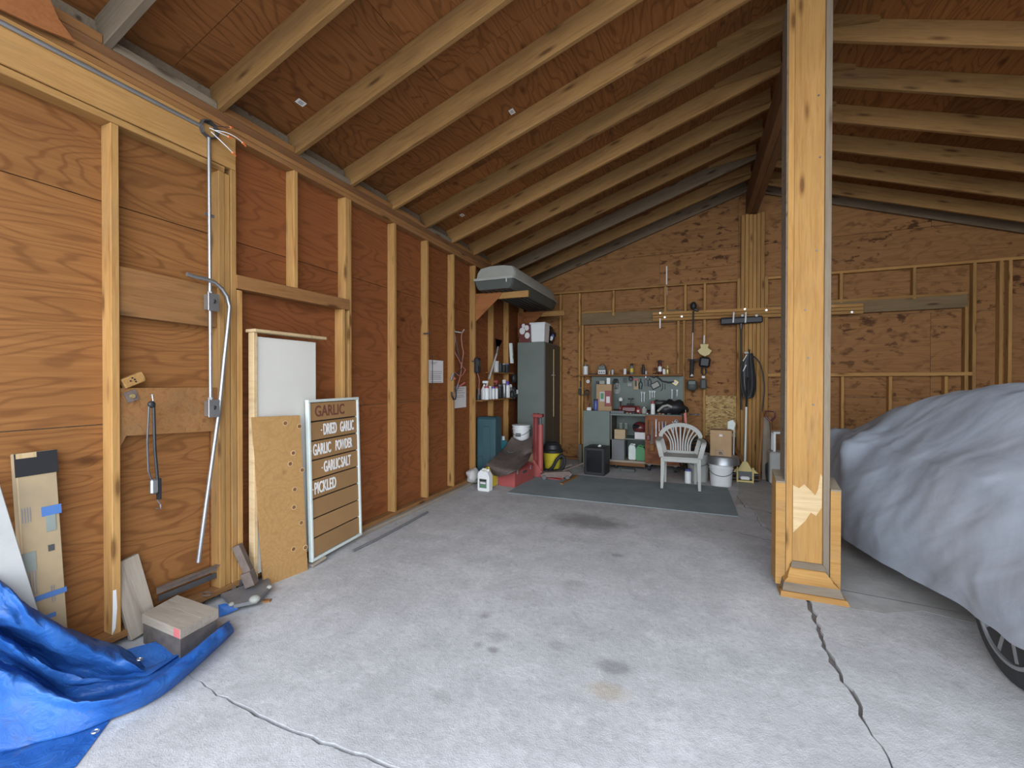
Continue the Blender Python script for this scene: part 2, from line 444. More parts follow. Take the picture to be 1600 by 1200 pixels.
# floor: dirt bed with concrete slabs that part along the cracks
floor = struct('floor', 'grey concrete garage floor with cracks and oil stains', 'floor')
G().box((.75, 3.9, -.068), (7.9, 9.6, .1)).o('crack_bed', 'crack_dirt', floor)
def jag(pts, step=.06, amp=.012, seed=0):
    out = []; rr = random.Random(seed)
    for a, b in zip(pts, pts[1:]):
        a, b = Vector(a[:2]), Vector(b[:2]); n = max(1, int((b - a).length / step)); d = (b - a)
        pr = Vector((-d.y, d.x)).normalized()
        for i in range(n): out.append(a + d * i / n + pr * rr.uniform(-amp, amp))
    out.append(Vector(pts[-1][:2])); return out
def widen(line, w0, seed, lo=.25):
    rr = random.Random(seed); A, Bp = [], []; k = 1.0
    for i, p in enumerate(line):
        t = (line[min(i + 1, len(line) - 1)] - line[max(i - 1, 0)]).normalized(); n = Vector((-t.y, t.x))
        k = min(1.5, max(lo, k + rr.uniform(-.35, .35))); w = w0 * k
        A.append(p + n * w); Bp.append(p - n * w)
    return A, Bp
C1 = jag([(.70, 3.62), (0.711, 3.354, 0), (0.677, 3.013, 0), (0.669, 2.729, 0), (0.687, 2.531, 0), (0.703, 2.404, 0), (0.676, 2.275, 0), (0.696, 2.178, 0), (0.694, 2.067, 0), (.93, 1.2), (.99, .6)], .045, .012, 3)
C1 += jag([(.99, .6), (1.06, -.9)], .06, .01, 4)[1:]
c2p = [(-3.3, 2.32), (-2.606, 1.39, 0), (-2.255, 1.376, 0), (-2.039, 1.348, 0), (-1.866, 1.333, 0), (-1.647, 1.333, 0), (-1.498, 1.332, 0), (-1.327, 1.335, 0), (-1.174, 1.343, 0), (-1.012, 1.348, 0), (-.1, 1.26), (.35, 1.12)]
C2 = jag(c2p, .045, .008, 5); C2.append(C1[min(range(len(C1)), key=lambda i: (C1[i] - Vector((.93, 1.1))).length)])
jn = min(range(len(C1)), key=lambda i: (C1[i] - C2[-1]).length)
C3 = jag([(.70, 3.62), (.62, 4.1), (0.688, 4.792, 0), (0.627, 5.539, 0), (0.548, 5.925, 0), (.42, 5.6), (.55, 6.6), (.72, 8.2)], .06, .012, 6)
C4 = jag([(.66, 3.75), (0.872, 3.421, 0), (1.109, 3.435, 0), (1.347, 3.568, 0), (2.4, 3.3), (4.7, 3.25)], .08, .006, 7)
a1, b1 = widen(C1, .014, 1); a2, b2 = widen(C2, .006, 2); a3, b3 = widen(C3, .006, 3); a4, b4 = widen(C4, .003, 4)
V2 = lambda *p: Vector(p)
def slab(poly, mat):
    g = G(); g.prism([(p.x, p.y) for p in poly], (0, 0, -.04), (1, 0, 0), (0, 1, 0), (0, 0, 1), .04)
    g.o('slab', mat, floor)
# which side is which: widen() puts A to the left of travel
# C1 runs from post towards the camera (-Y): left of travel = +X
slab(list(reversed(a2)) + [V2(-3.3, 8.3)] + list(reversed(b3)) + b1[:jn + 1], 'concrete')
slab(b2 + b1[jn:] + [V2(-3.3, -.9)], 'concrete')
slab(a1 + [V2(4.7, -.9)] + list(reversed(a4 if a4[len(a4)//2].y < b4[len(b4)//2].y else b4)), 'concrete')
slab((b4 if a4[len(a4)//2].y < b4[len(b4)//2].y else a4) + [V2(4.7, 8.3)] + list(reversed(a3 if a3[len(a3)//2].x > b3[len(b3)//2].x else b3)), 'concrete_smooth')
# thinner side cracks by the post
for i, pts in enumerate([[(0.503, 6.224, 0), (0.56, 5.699, 0), (0.772, 5.6, 0), (0.846, 5.481, 0)], [(0.627, 5.539, 0), (0.638, 5.03, 0), (0.714, 4.86, 0)], [(0.101, 4.784, 0), (0.383, 4.722, 0), (0.661, 4.6, 0)]]):
    A, Bq = widen(jag(pts, .03, .012, 20 + i), .005, 30 + i, .4)
    g = G(); g.prism([(p.x, p.y) for p in A + list(reversed(Bq))], (0, 0, -.002), (1, 0, 0), (0, 1, 0), (0, 0, 1), .003)
    g.o('crack', 'crack_dirt', floor)
drive = G().box((.75, -12.95, -.09), (40, 24, .1)).o('driveway', 'driveway'); tag(drive, 'grey driveway in front of the open garage', 'driveway', kind='structure')

# left wall
wall_left = struct('wall_left', 'left stud wall lined with reddish plywood', 'wall')
for zi, (z0, z1) in enumerate([(0.02, 1.215), (1.22, 2.435), (2.44, 3.25)]):
    y = -.65
    cuts = [-.65, 1.93, 4.37, 6.81, 8.06]
    for y0, y1 in zip(cuts, cuts[1:]):
        near = y1 < 2.1
        beam('plywood_sheet', (XW - .006, y0 + .001, (z0 + z1) / 2), (XW - .006, y1 - .002, (z0 + z1) / 2), z1 - z0, .012, 'ply_near' if near else 'ply_wall', wall_left, up=(1, 0, 0), bev=.001)
G().box((XW - .04, 3.7, 1.7), (.05, 8.8, 3.42)).o('siding', 'grey_wood', wall_left)
def lstud(y, z0=.076, z1=3.112, w=.038, mat='stud_wood', d=.089):
    return beam('stud', (XW + d / 2, y, z0), (XW + d / 2, y, z1), w, d, mat, wall_left, up=(1, 0, 0))
lstud(1.375, z1=2.849)
lstud(-.2, z1=2.849)
for y, d_ in ((1.956, .089), (1.9975, .082), (2.039, .089)): lstud(y, z1=2.849 if y < 2.03 else 3.112, d=d_)
lstud(2.0815, z1=2.084)                       # jack stud under the small header
lstud(2.546, z0=2.19)                        # cripple stud
lstud(3.055, z1=2.105); lstud(3.094, z0=2.19); lstud(3.134)
for k in range(3, 9): lstud(1.981 + .61 * k - .019)
lstud(7.55); lstud(7.93)
# sill plate, foundation kerb, top plates
beam('sill_plate', (XW + .045, -.6, .057), (XW + .045, 8.03, .057), .038, .089, 'brown_board', wall_left, up=(1, 0, 0))
beam('kerb_board', (XW + .065, 2.55, .019), (XW + .065, 8.0, .019), .038, .14, 'dusty_board', wall_left, up=(1, 0, 0))
for i, (z, d, mt) in enumerate([(3.131, .089, 'brown_board'), (3.17, .089, 'brown_board'), (3.225, .06, 'beam_wood')]):
    beam('top_plate', (XW + d / 2, -.6, z), (XW + d / 2, 8.03, z), .037 if i < 2 else .07, d, mt, wall_left, up=(1, 0, 0))
beam('header', (XW + .06, -.6, 3.0), (XW + .06, 2.05, 3.0), .218, .075, 'stud_wood', wall_left, up=(1, 0, 0))
beam('header_plate', (XW + .045, -.6, 2.868), (XW + .045, 1.978, 2.868), .037, .093, 'stud_wood', wall_left, up=(1, 0, 0))
beam('door_header', (XW + .062, 2.05, 2.137), (XW + .062, 3.117, 2.147), .095, .08, 'brown_board', wall_left, up=(1, 0, 0))
# infill boards between first stud and the stud pack
beam('infill_board', (XW + .05, 1.396, 1.955), (XW + .05, 1.938, 1.945), .27, .04, 'brown_board', wall_left, up=(1, 0, 0))
G().prism([(1.396, 1.417), (1.938, 1.412), (1.938, 1.125), (1.43, 1.15), (1.396, 1.08)], (XW + .03, 0, 0), (0, 1, 0), (0, 0, 1), (1, 0, 0), .04).o('infill_board', 'brown_board', wall_left)

# back wall
wall_back = struct('wall_back', 'back stud wall of blotchy plywood under the gable', 'wall')
def gable(x0, x1, z0, z1):
    """sheet polygon clipped to the roof underside (+rafter depth)"""
    f = lambda x: zb(x) + RD
    top = []
    xs = [x0] + ([XR] if x0 < XR < x1 else []) + [x1]
    pts = [(x, min(z1, f(x))) for x in xs]
    # crossing of z1 with the slope
    res = []
    for (xa, za), (xb, zbb) in zip(pts, pts[1:]):
        res.append((xa, za))
        fa, fb = f(xa), f(xb)
        if (fa - z1) * (fb - z1) < 0: t = (z1 - fa) / (fb - fa); res.append((xa + t * (xb - xa), z1))
    res.append(pts[-1])
    if all(z <= z0 + .01 for _, z in res): return None
    res = [(x, max(z, z0)) for x, z in res]
    return [(x0, z0)] + res + [(x1, z0)]
for z0, z1 in [(0.02, 1.215), (1.22, 2.435), (2.44, 3.655), (3.66, 4.9)]:
    off = 0 if z0 < 1 or 2.4 < z0 < 3 else -1.22
    x = -2.99 + off - .0
    while x < XE:
        a, b = max(x, -2.99), min(x + 2.438, XE)
        if b - a > .05:
            pl = gable(a, b - .002, z0, z1)
            if pl:
                me = G().prism([(px - (a + b) / 2, pz - (z0 + z1) / 2) for px, pz in pl], (0, 0, 0), (1, 0, 0), (0, 0, 1), (0, 1, 0), .012)
                o = me.o('plywood_sheet', 'ply_back', wall_back); o.location = ((a + b) / 2, YB, (z0 + z1) / 2)
        x += 2.44
G().prism(gable(-3.05, XE + .05, 0, 6), (0, YB + .02, 0), (1, 0, 0), (0, 0, 1), (0, 1, 0), .04).o('siding', 'grey_wood', wall_back)
def bstud(x, z0=.04, z1=3.08, w=.038, mat='stud_wood', d=.089):
    return beam('stud', (x, YB - d / 2, z0), (x, YB - d / 2, z1), w, d, mat, wall_back, up=(0, 1, 0))
for x in (-2.95, -2.315, -1.95): bstud(x)
bstud(-1.895, z1=2.487)
for x in (-1.335, -.455, -.135, .165): bstud(x, z0=2.63 if x < -.4 else (.04 if x > .1 else 2.63))
bstud(-.243, z1=2.487, z0=1.58); bstud(-.155, z1=2.487)
for i in range(8):
    xx = .667 + i * .0555
    beam('post_stud', (xx, YB - .06, .02), (xx, YB - .06, [3.12, 4.12, 4.13, 4.12, 4.11, 4.12, 4.13, 3.12][i]), .05, .12 if i not in (0, 7) else .09, 'stud_wood', wall_back, up=(0, 1, 0))
for x in (2.035, 2.895): bstud(x, z0=2.63)
bstud(3.54); bstud(3.46, z1=2.49); bstud(3.81); bstud(3.90)
for x in (2.06, 2.63, 3.25): bstud(x, z1=1.53)
beam('wall_plate', (-2.95, YB - .045, 3.11), (.665, YB - .045, 3.09), .03, .09, 'stud_wood', wall_back, up=(0, 1, 0))
beam('wall_plate', (1.08, YB - .045, 3.09), (4.45, YB - .045, 3.10), .038, .09, 'stud_wood', wall_back, up=(0, 1, 0))
beam('lintel', (-1.92, YB - .05, 2.595), (-.2, YB - .05, 2.575), .205, .07, 'lintel_wood', wall_back, up=(0, 1, 0))
beam('lintel', (1.08, YB - .05, 2.55), (3.47, YB - .05, 2.57), .18, .07, 'lintel_wood', wall_back, up=(0, 1, 0))
beam('wall_block', (-1.92, YB - .045, 2.715), (-1.36, YB - .045, 2.715), .038, .089, 'stud_wood', wall_back, up=(0, 1, 0))
beam('wall_block', (-.71, YB - .045, 2.74), (-.455, YB - .045, 2.74), .038, .089, 'stud_wood', wall_back, up=(0, 1, 0))
beam('wall_block', (1.08, YB - .045, 2.66), (3.47, YB - .045, 2.675), .038, .089, 'stud_wood', wall_back, up=(0, 1, 0))
beam('wall_block', (1.08, YB - .045, 1.555), (3.52, YB - .045, 1.565), .05, .1, 'stud_wood', wall_back, up=(0, 1, 0))
beam('sill_plate', (-2.95, YB - .045, .02), (4.45, YB - .045, .02), .038, .089, 'brown_board', wall_back, up=(0, 1, 0))
# three long strips bolted across the back wall
for i in range(3):
    z = 2.60 - i * .052
    beam('rail_strip', (-.66, YS - .025, z + .02), (2.29, YS - .025, z - .02), .046, .05, 'stud_wood', wall_back, up=(0, 1, 0))
for x, z in [(-.535, 2.622), (-.46, 2.545), (-.19, 2.545), (.75, 2.61), (1.05, 2.575), (1.85, 2.59), (2.15, 2.48)]:
    G().cyl((x, YS - .05, z), (x, YS - .06, z), .016, n=10).o('bolt', 'steel_bright', wall_back)
for (x, z, L) in [(-.535, 2.455, .17), (-.44, 3.22, .50)]:
    G().box((x, YS - .056 if L < .4 else YB - .006, z - L * .05), (.022, .006, L)).o('cleat', 'white_paint', wall_back)
beam('trim_strip', (-.42, YB - .01, 3.36), (.62, YB - .01, 3.36), .012, .012, 'brown_board', wall_back)

# right wall and front gable (behind the camera)
wall_right = struct('wall_right', 'right plywood wall beyond the covered car', 'wall')
G().box((XE + .03, 3.7, 1.7), (.06, 8.8, 3.42)).o('siding', 'ply_wall', wall_right)
for k in range(14): beam('stud', (XE - .045, -.3 + k * .61, .04), (XE - .045, -.3 + k * .61, 3.11), .038, .089, 'stud_wood', wall_right, up=(1, 0, 0))
beam('top_plate', (XE - .045, -.6, 3.15), (XE - .045, 8.0, 3.15), .076, .089, 'brown_board', wall_right, up=(1, 0, 0))
wall_front = struct('wall_front', 'timber jambs of the open front', 'wall')
G().box((-2.95, -.6, 1.5), (.14, .1, 3.0)).o('jamb', 'stud_wood', wall_front)
G().box((XE - .05, -.6, 1.5), (.14, .1, 3.0)).o('jamb', 'stud_wood', wall_front)

# roof
ceiling = struct('ceiling', 'open rafter ceiling under plywood roof sheets', 'ceiling')
ryl = [1.36 - .61 * 3 + .61 * k for k in range(13)] + [7.46, 7.98]
ang = math.atan(SL); ca, sa = cos(ang), sin(ang)
ryr = [4.60 - .61 * 8 + .61 * k for k in range(14)] + [7.98]
for k, y in enumerate(ryl):
    zc = RD / 2
    mt = 'grey_wood' if k == 3 else 'old_wood' if k in (12, 14) else 'rafter_wood'
    beam('rafter', (XS - .085, y, zb(XS - .085) + zc), (XR - .02, y, zb(XR - .02) + zc), .04, .184, mt, ceiling)
    yr = ryr[k]
    beam('rafter', (XE + .05, yr, zb(XE + .05) + zc), (XR + .02, yr, zb(XR + .02) + zc), .04, .184, 'old_wood' if k == 14 else 'rafter_wood', ceiling)
    if k < 14:
        beam('blocking', (XS - .04, y + .022, 3.285), (XS - .04, ryl[k + 1] - .022, 3.285), .03, .05, 'grey_wood' if k in (3, 5, 8) else 'brown_board', ceiling)
        # tapered scab on the rafter by the ridge
        for sgn in (-1, 1):
            g = G(); yy = y - .058 if sgn < 0 else yr - .058
            xx = lambda d: XR + sgn * d
            zz = lambda d: zb(XR - d)
            g.prism([(xx(.03), zz(.03) + .05), (xx(.03), zz(.03) + RD + .02), (xx(.62), zz(.62) + RD), (xx(.62), zz(.62) + RD - .03)], (0, yy, 0), (1, 0, 0), (0, 0, 1), (0, 1, 0), .036)
            g.o('ridge_scab', 'rafter_wood', ceiling)
G().prism([(p[1], p[2]) for p in ((-2.86, 0.794, 3.195), (-2.86, 1.085, 3.33), (-2.86, 1.135, 3.216), (-2.86, 1.196, 3.149), (-2.86, 1.062, 3.125), (-2.86, 0.938, 3.113), (-2.86, 0.793, 3.1))], (-2.872, 0, 0), (0, 1, 0), (0, 0, 1), (1, 0, 0), .012).o('gusset', 'ply_bracket', ceiling)
# sheets: 1.22 up the slope, 2.44 along the building
for side in (-1, 1):
    xs0 = XS - .13 if side < 0 else XE + .13
    n = 0
    while True:
        d0, d1 = n * 1.22 * ca, (n + 1) * 1.22 * ca
        xa = xs0 + d0 if side < 0 else xs0 - d0
        xb = min(xs0 + d1, XR) if side < 0 else max(xs0 - d1, XR)
        if (side < 0 and xa >= XR - .02) or (side > 0 and xa <= XR + .02): break
        y = -.7 - (n % 2) * 1.22
        while y < 8.1:
            ya, yb_ = max(y, -.7), min(y + 2.436, 8.1)
            if yb_ - ya > .05:
                xm = (xa + xb) / 2; zm = zb(xm) + RD + .007
                w = abs(xb - xa) / ca - .003
                beam('roof_sheet', (xm, ya, zm), (xm, yb_, zm), w, .012, 'ply_roof', ceiling, up=(-sa * (1 if side < 0 else -1), 0, ca), bev=.001)
            y += 2.44
        n += 1
G().prism([(-3.2, zb(-3.2) + RD + .03), (XR, zb(XR) + RD + .03), (XE + .2, zb(XE + .2) + RD + .03), (XE + .2, zb(XE + .2) + RD + .06), (XR, zb(XR) + RD + .06), (-3.2, zb(-3.2) + RD + .06)], (0, -.72, 0), (1, 0, 0), (0, 0, 1), (0, 1, 0), 8.9).o('roofing', 'black_rubber', ceiling)
# ridge beam of two planks
beam('ridge_beam', (.803, -.55, 4.31), (.803, 7.98, 4.31), .08, .35, 'beam_wood', ceiling)
beam('ridge_beam', (.887, -.55, 4.31), (.887, 7.98, 4.31), .08, .35, 'beam_wood', ceiling)
# stickers on the roof sheets
for (x, y) in [(470, 160), (800, 174), (722, 336)]:
    pass

# stickers on the roof sheets
for (x, y, z) in ((-2.709, 2.422, 3.53), (-1.543, 3.71, 3.92), (-2.689, 4.843, 3.536)):
    z -= .002
    M = Matrix.Translation((x, y, z)) @ eul(0, -math.degrees(ang), 0)
    g = G(); g.box((0, 0, 0), (.045, .07, .002)); bmesh.ops.transform(g.bm, matrix=M, verts=g.bm.verts[:])
    s_ = g.o('sticker', 'white_paint', ceiling)
    g = G()
    for i in range(5): g.box((-.012 + i * .006, 0, -.0012), (.003, .04, .001))
    bmesh.ops.transform(g.bm, matrix=M, verts=g.bm.verts[:]); g.o('print', 'ink', s_)

# ================================================================ centre post
px0, px1, pyf = .598, .852, 3.545
post = thing('timber_post', 'tall built-up timber post with a flared base between the two bays', 'post', (.725, pyf, 0))
w = px1 - px0
beam('core_plank', (0, .075, .0), (0, .075, 4.13), .178, .13, 'post_wood', post, up=(0, 1, 0))
for sx, mt in ((-1, 'post_wood'), (1, 'grey_wood')):
    beam('side_plank', (sx * (w / 2 - .019), .095, 0), (sx * (w / 2 - .019), .095, 4.13), .038, .19, mt, post, up=(0, 1, 0))
G().box((-w / 2 - .004, .1, 2.06), (.008, .18, 4.1)).o('side_face', 'grey_wood', post)
beam('core_plank', (0, .165, 0), (0, .165, 4.13), .178, .038, 'post_wood', post, up=(0, 1, 0))
for sx, zt, xo, ww in ((-1, .80, .03, .06), (1, .77, .03, .06)):
    g = G(); x0 = sx * (w / 2 + .004)
    g.prism([(-.0, 0.04 if sx < 0 else .0), (.17, .04), (.17, zt), (.0, zt - .05)], (x0 if sx > 0 else x0 - .058, .0, 0), (0, 1, 0), (0, 0, 1), (1, 0, 0), .058)
    g.o('skirt_board', 'post_wood', post)
    G().prism([(-.004, zt - .05), (.172, zt), (.172, zt + .012), (-.004, zt - .038)], (x0 if sx > 0 else x0 - .058, 0, 0), (0, 1, 0), (0, 0, 1), (1, 0, 0), .058).o('skirt_cap', 'grey_wood', post)
def frust(x0, x1, y0, z0, X0, X1, Y0, z1, name, mt):
    g = G(); g.grid([[(x0, .02, z0), (x0, y0, z0), (x1, y0, z0), (x1, .02, z0)], [(X0, .02, z1), (X0, Y0, z1), (X1, Y0, z1), (X1, .02, z1)]])
    g.bm.faces.ensure_lookup_table()
    vs_ = list(g.bm.verts); g.bm.faces.new((vs_[4], vs_[5], vs_[6], vs_[7])); g.bm.faces.new((vs_[0], vs_[3], vs_[2], vs_[1]))
    return g.o(name, mt, post)
frust(-.175, .215, -.105, 0, -.17, .20, -.10, .035, 'base_trim', 'post_wood')
frust(-.16, .19, -.085, .035, -.15, .165, -.08, .095, 'base_trim', 'grey_wood')
frust(-.15, .165, -.085, .095, -.12, .13, -.06, .125, 'base_trim', 'post_wood')
frust(-.125, .135, -.06, .125, -.10, .09, -.015, .185, 'base_trim', 'post_wood')
frust(-.105, .105, -.045, .185, -.09, .085, -.002, .215, 'base_trim', 'grey_wood')
g = G()
pts = [(-.085, .86), (-.05, .84), (-.02, .87), (.02, .83), (.045, .80), (.06, .84), (.075, .95), (.085, .93), (.083, .72), (.05, .66), (.02, .68), (-.01, .62), (-.05, .57), (-.082, .53)]
g.prism(pts, (0, .0085, -.12), (1, 0, 0), (0, 0, 1), (0, 1, 0), .003); g.o('splintered_patch', 'pale_board', post)
for (x, z) in [(.045, 2.35), (-.02, 1.95), (.06, 2.98), (.03, 1.3), (.05, 3.4), (-.1, 1.45), (-.1, 2.2), (.0, 1.62)]:
    G().cyl((x, .012, z), (x, .006, z), .006, n=8).o('nail_head', 'steel_dark', post)

# ================================================================ covered car
XC0 = 1.40
def xs(y): return 1.405 - .045 * (y - 2.8)
car = thing('car', 'car parked nose-in under a grey cover, only a wheel showing', 'car', (2.26, 3.9, 0))
cr = math.degrees(math.atan(.045))
car.rotation_euler = (0, 0, R(cr))
def wheel(x, y, lab=None):
    t = G().lathe([(.205, -.10), (.255, -.105), (.305, -.085), (.318, -.05), (.318, .05), (.305, .085), (.255, .105), (.205, .10)], (0, 0, 0), 40, eul(0, 90, 0))
    M = Matrix.Translation((x, y, .318)); bmesh.ops.transform(t.bm, matrix=M, verts=t.bm.verts[:])
    to = t.o('tyre', 'black_rubber', car, 40)
    s = -1 if x < 0 else 1
    g = G(); g.lathe([(.225, 0), (.222, .02), (.205, .022), (.195, -.01), (.06, .0), (.05, .025), (.0, .03)], (0, 0, 0), 36, eul(0, 90 * s, 0))
    for k in range(10):
        a = 2 * pi * k / 10
        g.box((s * .004, .13 * cos(a), .13 * sin(a)), (.02, .13, .022), Matrix.Rotation(a, 4, 'X'))
    M2 = Matrix.Translation((x + s * .088, y, .318)); bmesh.ops.transform(g.bm, matrix=M2, verts=g.bm.verts[:])
    g.o('rim', 'galvanized', to, 30)
for x, y in ((-.80, -1.0), (.745, -1.0), (-.745, 1.62), (.745, 1.62)): wheel(x, y)
# plain body under the cover
g = G()
prof = [(-2.0, .35), (-2.08, .55), (-2.0, .82), (-1.5, .86), (-.95, 1.22), (-.2, 1.28), (.35, 1.16), (1.15, .82), (2.05, .7), (2.2, .55), (2.15, .32)]
g.prism(prof, (-.6, 0, 0), (0, 1, 0), (0, 0, 1), (1, 0, 0), 1.2); g.o('car_body', 'steel_dark', car)

def interp(tab, v):
    if v <= tab[0][0]: return tab[0][1]
    for (a, x), (b, y) in zip(tab, tab[1:]):
        if v <= b:
            t = (v - a) / (b - a); t = t * t * (3 - 2 * t); return x + (y - x) * t
    return tab[-1][1]
ROOF = [(1.62, .50), (1.72, .86), (2.0, .97), (2.35, 1.05), (2.75, 1.38), (3.1, 1.425), (3.6, 1.42), (4.1, 1.37), (4.5, 1.27), (5.2, .99), (5.5, .93), (6.1, .86), (6.25, .7), (6.33, .45)]
HEM = [(1.6, .34), (2.4, .33), (2.75, .265), (3.2, .215), (3.7, .16), (4.3, .14), (5.0, .12), (6.3, .14)]
def wr(p, seed=0.0):
    n1 = .5 * p[1] + p[2]; d1 = p[1] - .5 * p[2]
    n2 = 1.0 * p[1] + .8 * p[2]; d2 = .8 * p[1] - p[2]
    r = 1 - abs(noise.noise(Vector((n1 * 2.6 + seed, d1 * .7, p[0] * 1.0)))) * 2
    q = 1 - abs(noise.noise(Vector((n2 * 4.2 + 9 + seed, d2 * 1.1, p[0] * 1.5)))) * 2
    f2 = 1 - abs(noise.noise(Vector((n1 * 7.5 + 3 + seed, d1 * 1.3, p[0])))) * 2
    return r * .027 + q * .014 + f2 * .006 + noise.noise(Vector((p[1] * 1.1, p[2] * 1.1, p[0]))) * .014
rows = []
NY = 170
for i in range(NY + 1):
    y = 1.6 + (6.33 - 1.6) * i / NY
    zt = interp(ROOF, y); hem = interp(HEM, y)
    end = max(0, 1 - (y - 1.6) / .25) + max(0, (y - 6.0) / .33)
    inset = .22 * end ** 2
    L = xs(y) + inset; Rr = xs(y) + 1.72 - inset; cxx = (L + Rr) / 2; hw = (Rr - L) / 2
    belt = min(.93, zt - .04)
    mir = math.exp(-((y - 4.47) / .10) ** 2)
    tent = math.exp(-((y - 4.45) / .55) ** 2)
    half = []
    hemo = .02 + .11 * tent
    prof = [(hw + hemo + .03 * noise.noise(Vector((y * 1.7, 3, 0))), hem), (hw + .06 + .11 * tent, hem + (belt - hem) * .3), (hw + .035 + .12 * tent, hem + (belt - hem) * .62), (hw + .0 + .13 * mir + .03 * tent, belt - .03), (hw - .05 + .12 * mir, belt + .045)]
    top = max(zt, belt + .02)
    # glasshouse leans in
    k = min(1, max(0, (top - belt) / .5))
    prof += [(hw - .05 - .10 * k + .03 * mir, belt + (top - belt) * .45), (hw - .10 - .16 * k, belt + (top - belt) * .86), (hw - .26 - .12 * k, belt + (top - belt) * 1.0 - .012), (hw * .45, top + .015), (0, top + .02)]
    # resample
    P = [Vector((a, 0, b)) for a, b in prof]
    dense = []
    n = len(P)
    for j in range(n - 1):
        p0, p1, p2, p3 = P[max(j - 1, 0)], P[j], P[j + 1], P[min(j + 2, n - 1)]
        for s in range(7):
            t = s / 7
            dense.append(.5 * ((2 * p1) + (p2 - p0) * t + (2 * p0 - 5 * p1 + 4 * p2 - p3) * t * t + (3 * p1 - p0 - 3 * p2 + p3) * t ** 3))
    dense.append(P[-1])
    row = []
    for sgn, seq in ((-1, dense), (1, list(reversed(dense[:-1])))):
        for d in seq:
            q = Vector((cxx + sgn * d.x, y, d.z))
            amp = min(1, (q.z - .1) * 3)
            wv = wr(q, 0 if sgn < 0 else 5)
            ox = sgn * wv * (1 if d.z < belt + .1 else .4); oz = wv * (0 if d.z < belt else .5)
            row.append(q + Vector((ox, 0, oz)))
    rows.append(row)
g = G(); g.grid(rows)
for row in (rows[0], rows[-1]):
    vsr = [g.bm.verts.new(p) for p in row]; g.bm.faces.new(vsr)
bmesh.ops.remove_doubles(g.bm, verts=g.bm.verts[:], dist=.0005)
cover = g.o('car_cover', 'car_cover_cloth', None, 70)
tag(cover, 'wrinkled grey fabric cover draped over the parked car', 'car cover')

# ================================================================ left wall: electrics
def wpipe(g, pts, r=.011): g.tube(pts, r, 10)
xc = XS + .014
cond = thing('electrical_conduit', 'straight galvanized conduit with two switch boxes and an open junction box', 'conduit', (xc, 1.86, 3.07))
def rel(p, o): return Vector(p) - Vector(o)
O = (xc, 1.86, 3.07)
G().tube([(0, -2.4, .0), (0, -.05, .0)], .013, 10).o('pipe', 'galvanized', cond, 50)
G().tube([(.01, 0, -.05), (.012, 0.002, -1.06)], .011, 10).o('pipe', 'galvanized', cond, 50)
G().tube([(.012, .003, -1.16), (.012, .003, -1.74)], .011, 10).o('pipe', 'galvanized', cond, 50)
g = G(); g.lathe([(.0, 0), (.055, 0), (.058, .004), (.058, .038), (.052, .04), (.05, .006), (0, .006)], (-.012, 0, .0), 8, eul(0, 90, 0)); g.o('junction_box', 'steel_dark', cond)
G().box((-.012, .04, -.02), (.006, .16, .12), (8, 0, 0)).o('junction_plate', 'steel_dark', cond)
for pts in ([(.03, -.01, .0), (.07, .03, -.02), (.06, .10, -.01)], [(.03, 0, -.02), (.09, .05, -.09), (.07, .12, -.11)], [(.03, 0, .02), (.08, .06, .03), (.06, .11, .06)], [(.03, .02, 0), (.09, .1, .02), (.07, .19, -.01)]):
    a, b, c = [Vector(p) for p in pts]
    w_ = G().tube([a.lerp(b, t).lerp(b.lerp(c, t), t) for t in [i / 8 for i in range(9)]], .0028, 6).o('wire', 'white_paint' if pts[2][2] < 0 else 'black', cond)
    d = (c - b).normalized(); G().cyl(c - d * .01, c + d * .022, .008, .004, 8).o('wire_nut', 'orange', w_)
for z in (-1.11, -1.79):
    b = G().box((.02, .003, z), (.05, .062, .10), bev=.003).o('switch_box', 'galvanized', cond)
    G().box((.047, .003, z), (.004, .07, .112), bev=.002).o('switch_plate', 'galvanized', b)
    G().box((.052, .003, z + .005), (.012, .01, .022), (0, 25, 0)).o('toggle', 'black', b)
    G().cyl((.012, .003, z + .05), (.012, .003, z + .07), .016, n=8).o('connector', 'galvanized', b)
G().box((.012, 0, -.55), (.006, .06, .02)).o('pipe_strap', 'galvanized', cond)

bent = thing('bent_conduit', 'loose galvanized pipe with a bent top hooked behind the switch boxes', 'pipe', (XS + .03, 1.9, 1.2))
O = (XS + .03, 1.9, 1.2)
pl = [(-2.902, 1.713, 2.109), (-2.902, 1.768, 2.102), (-2.902, 1.83, 2.103), (-2.902, 1.882, 2.093), (-2.902, 1.928, 2.061), (-2.902, 1.962, 2.016), (-2.902, 1.979, 1.951), (-2.902, 1.97, 1.842), (-2.902, 1.943, 1.606), (-2.902, 1.908, 1.268), (-2.902, 1.849, 0.859), (-2.902, 1.773, 0.321)]
pl = [rel(p, (O[0], O[1], O[2])) for p in pl]
for i, p in enumerate(pl): p.x = .012
g = G().tube(pl, .0125, 10); g.o('pipe', 'galvanized', bent, 50)

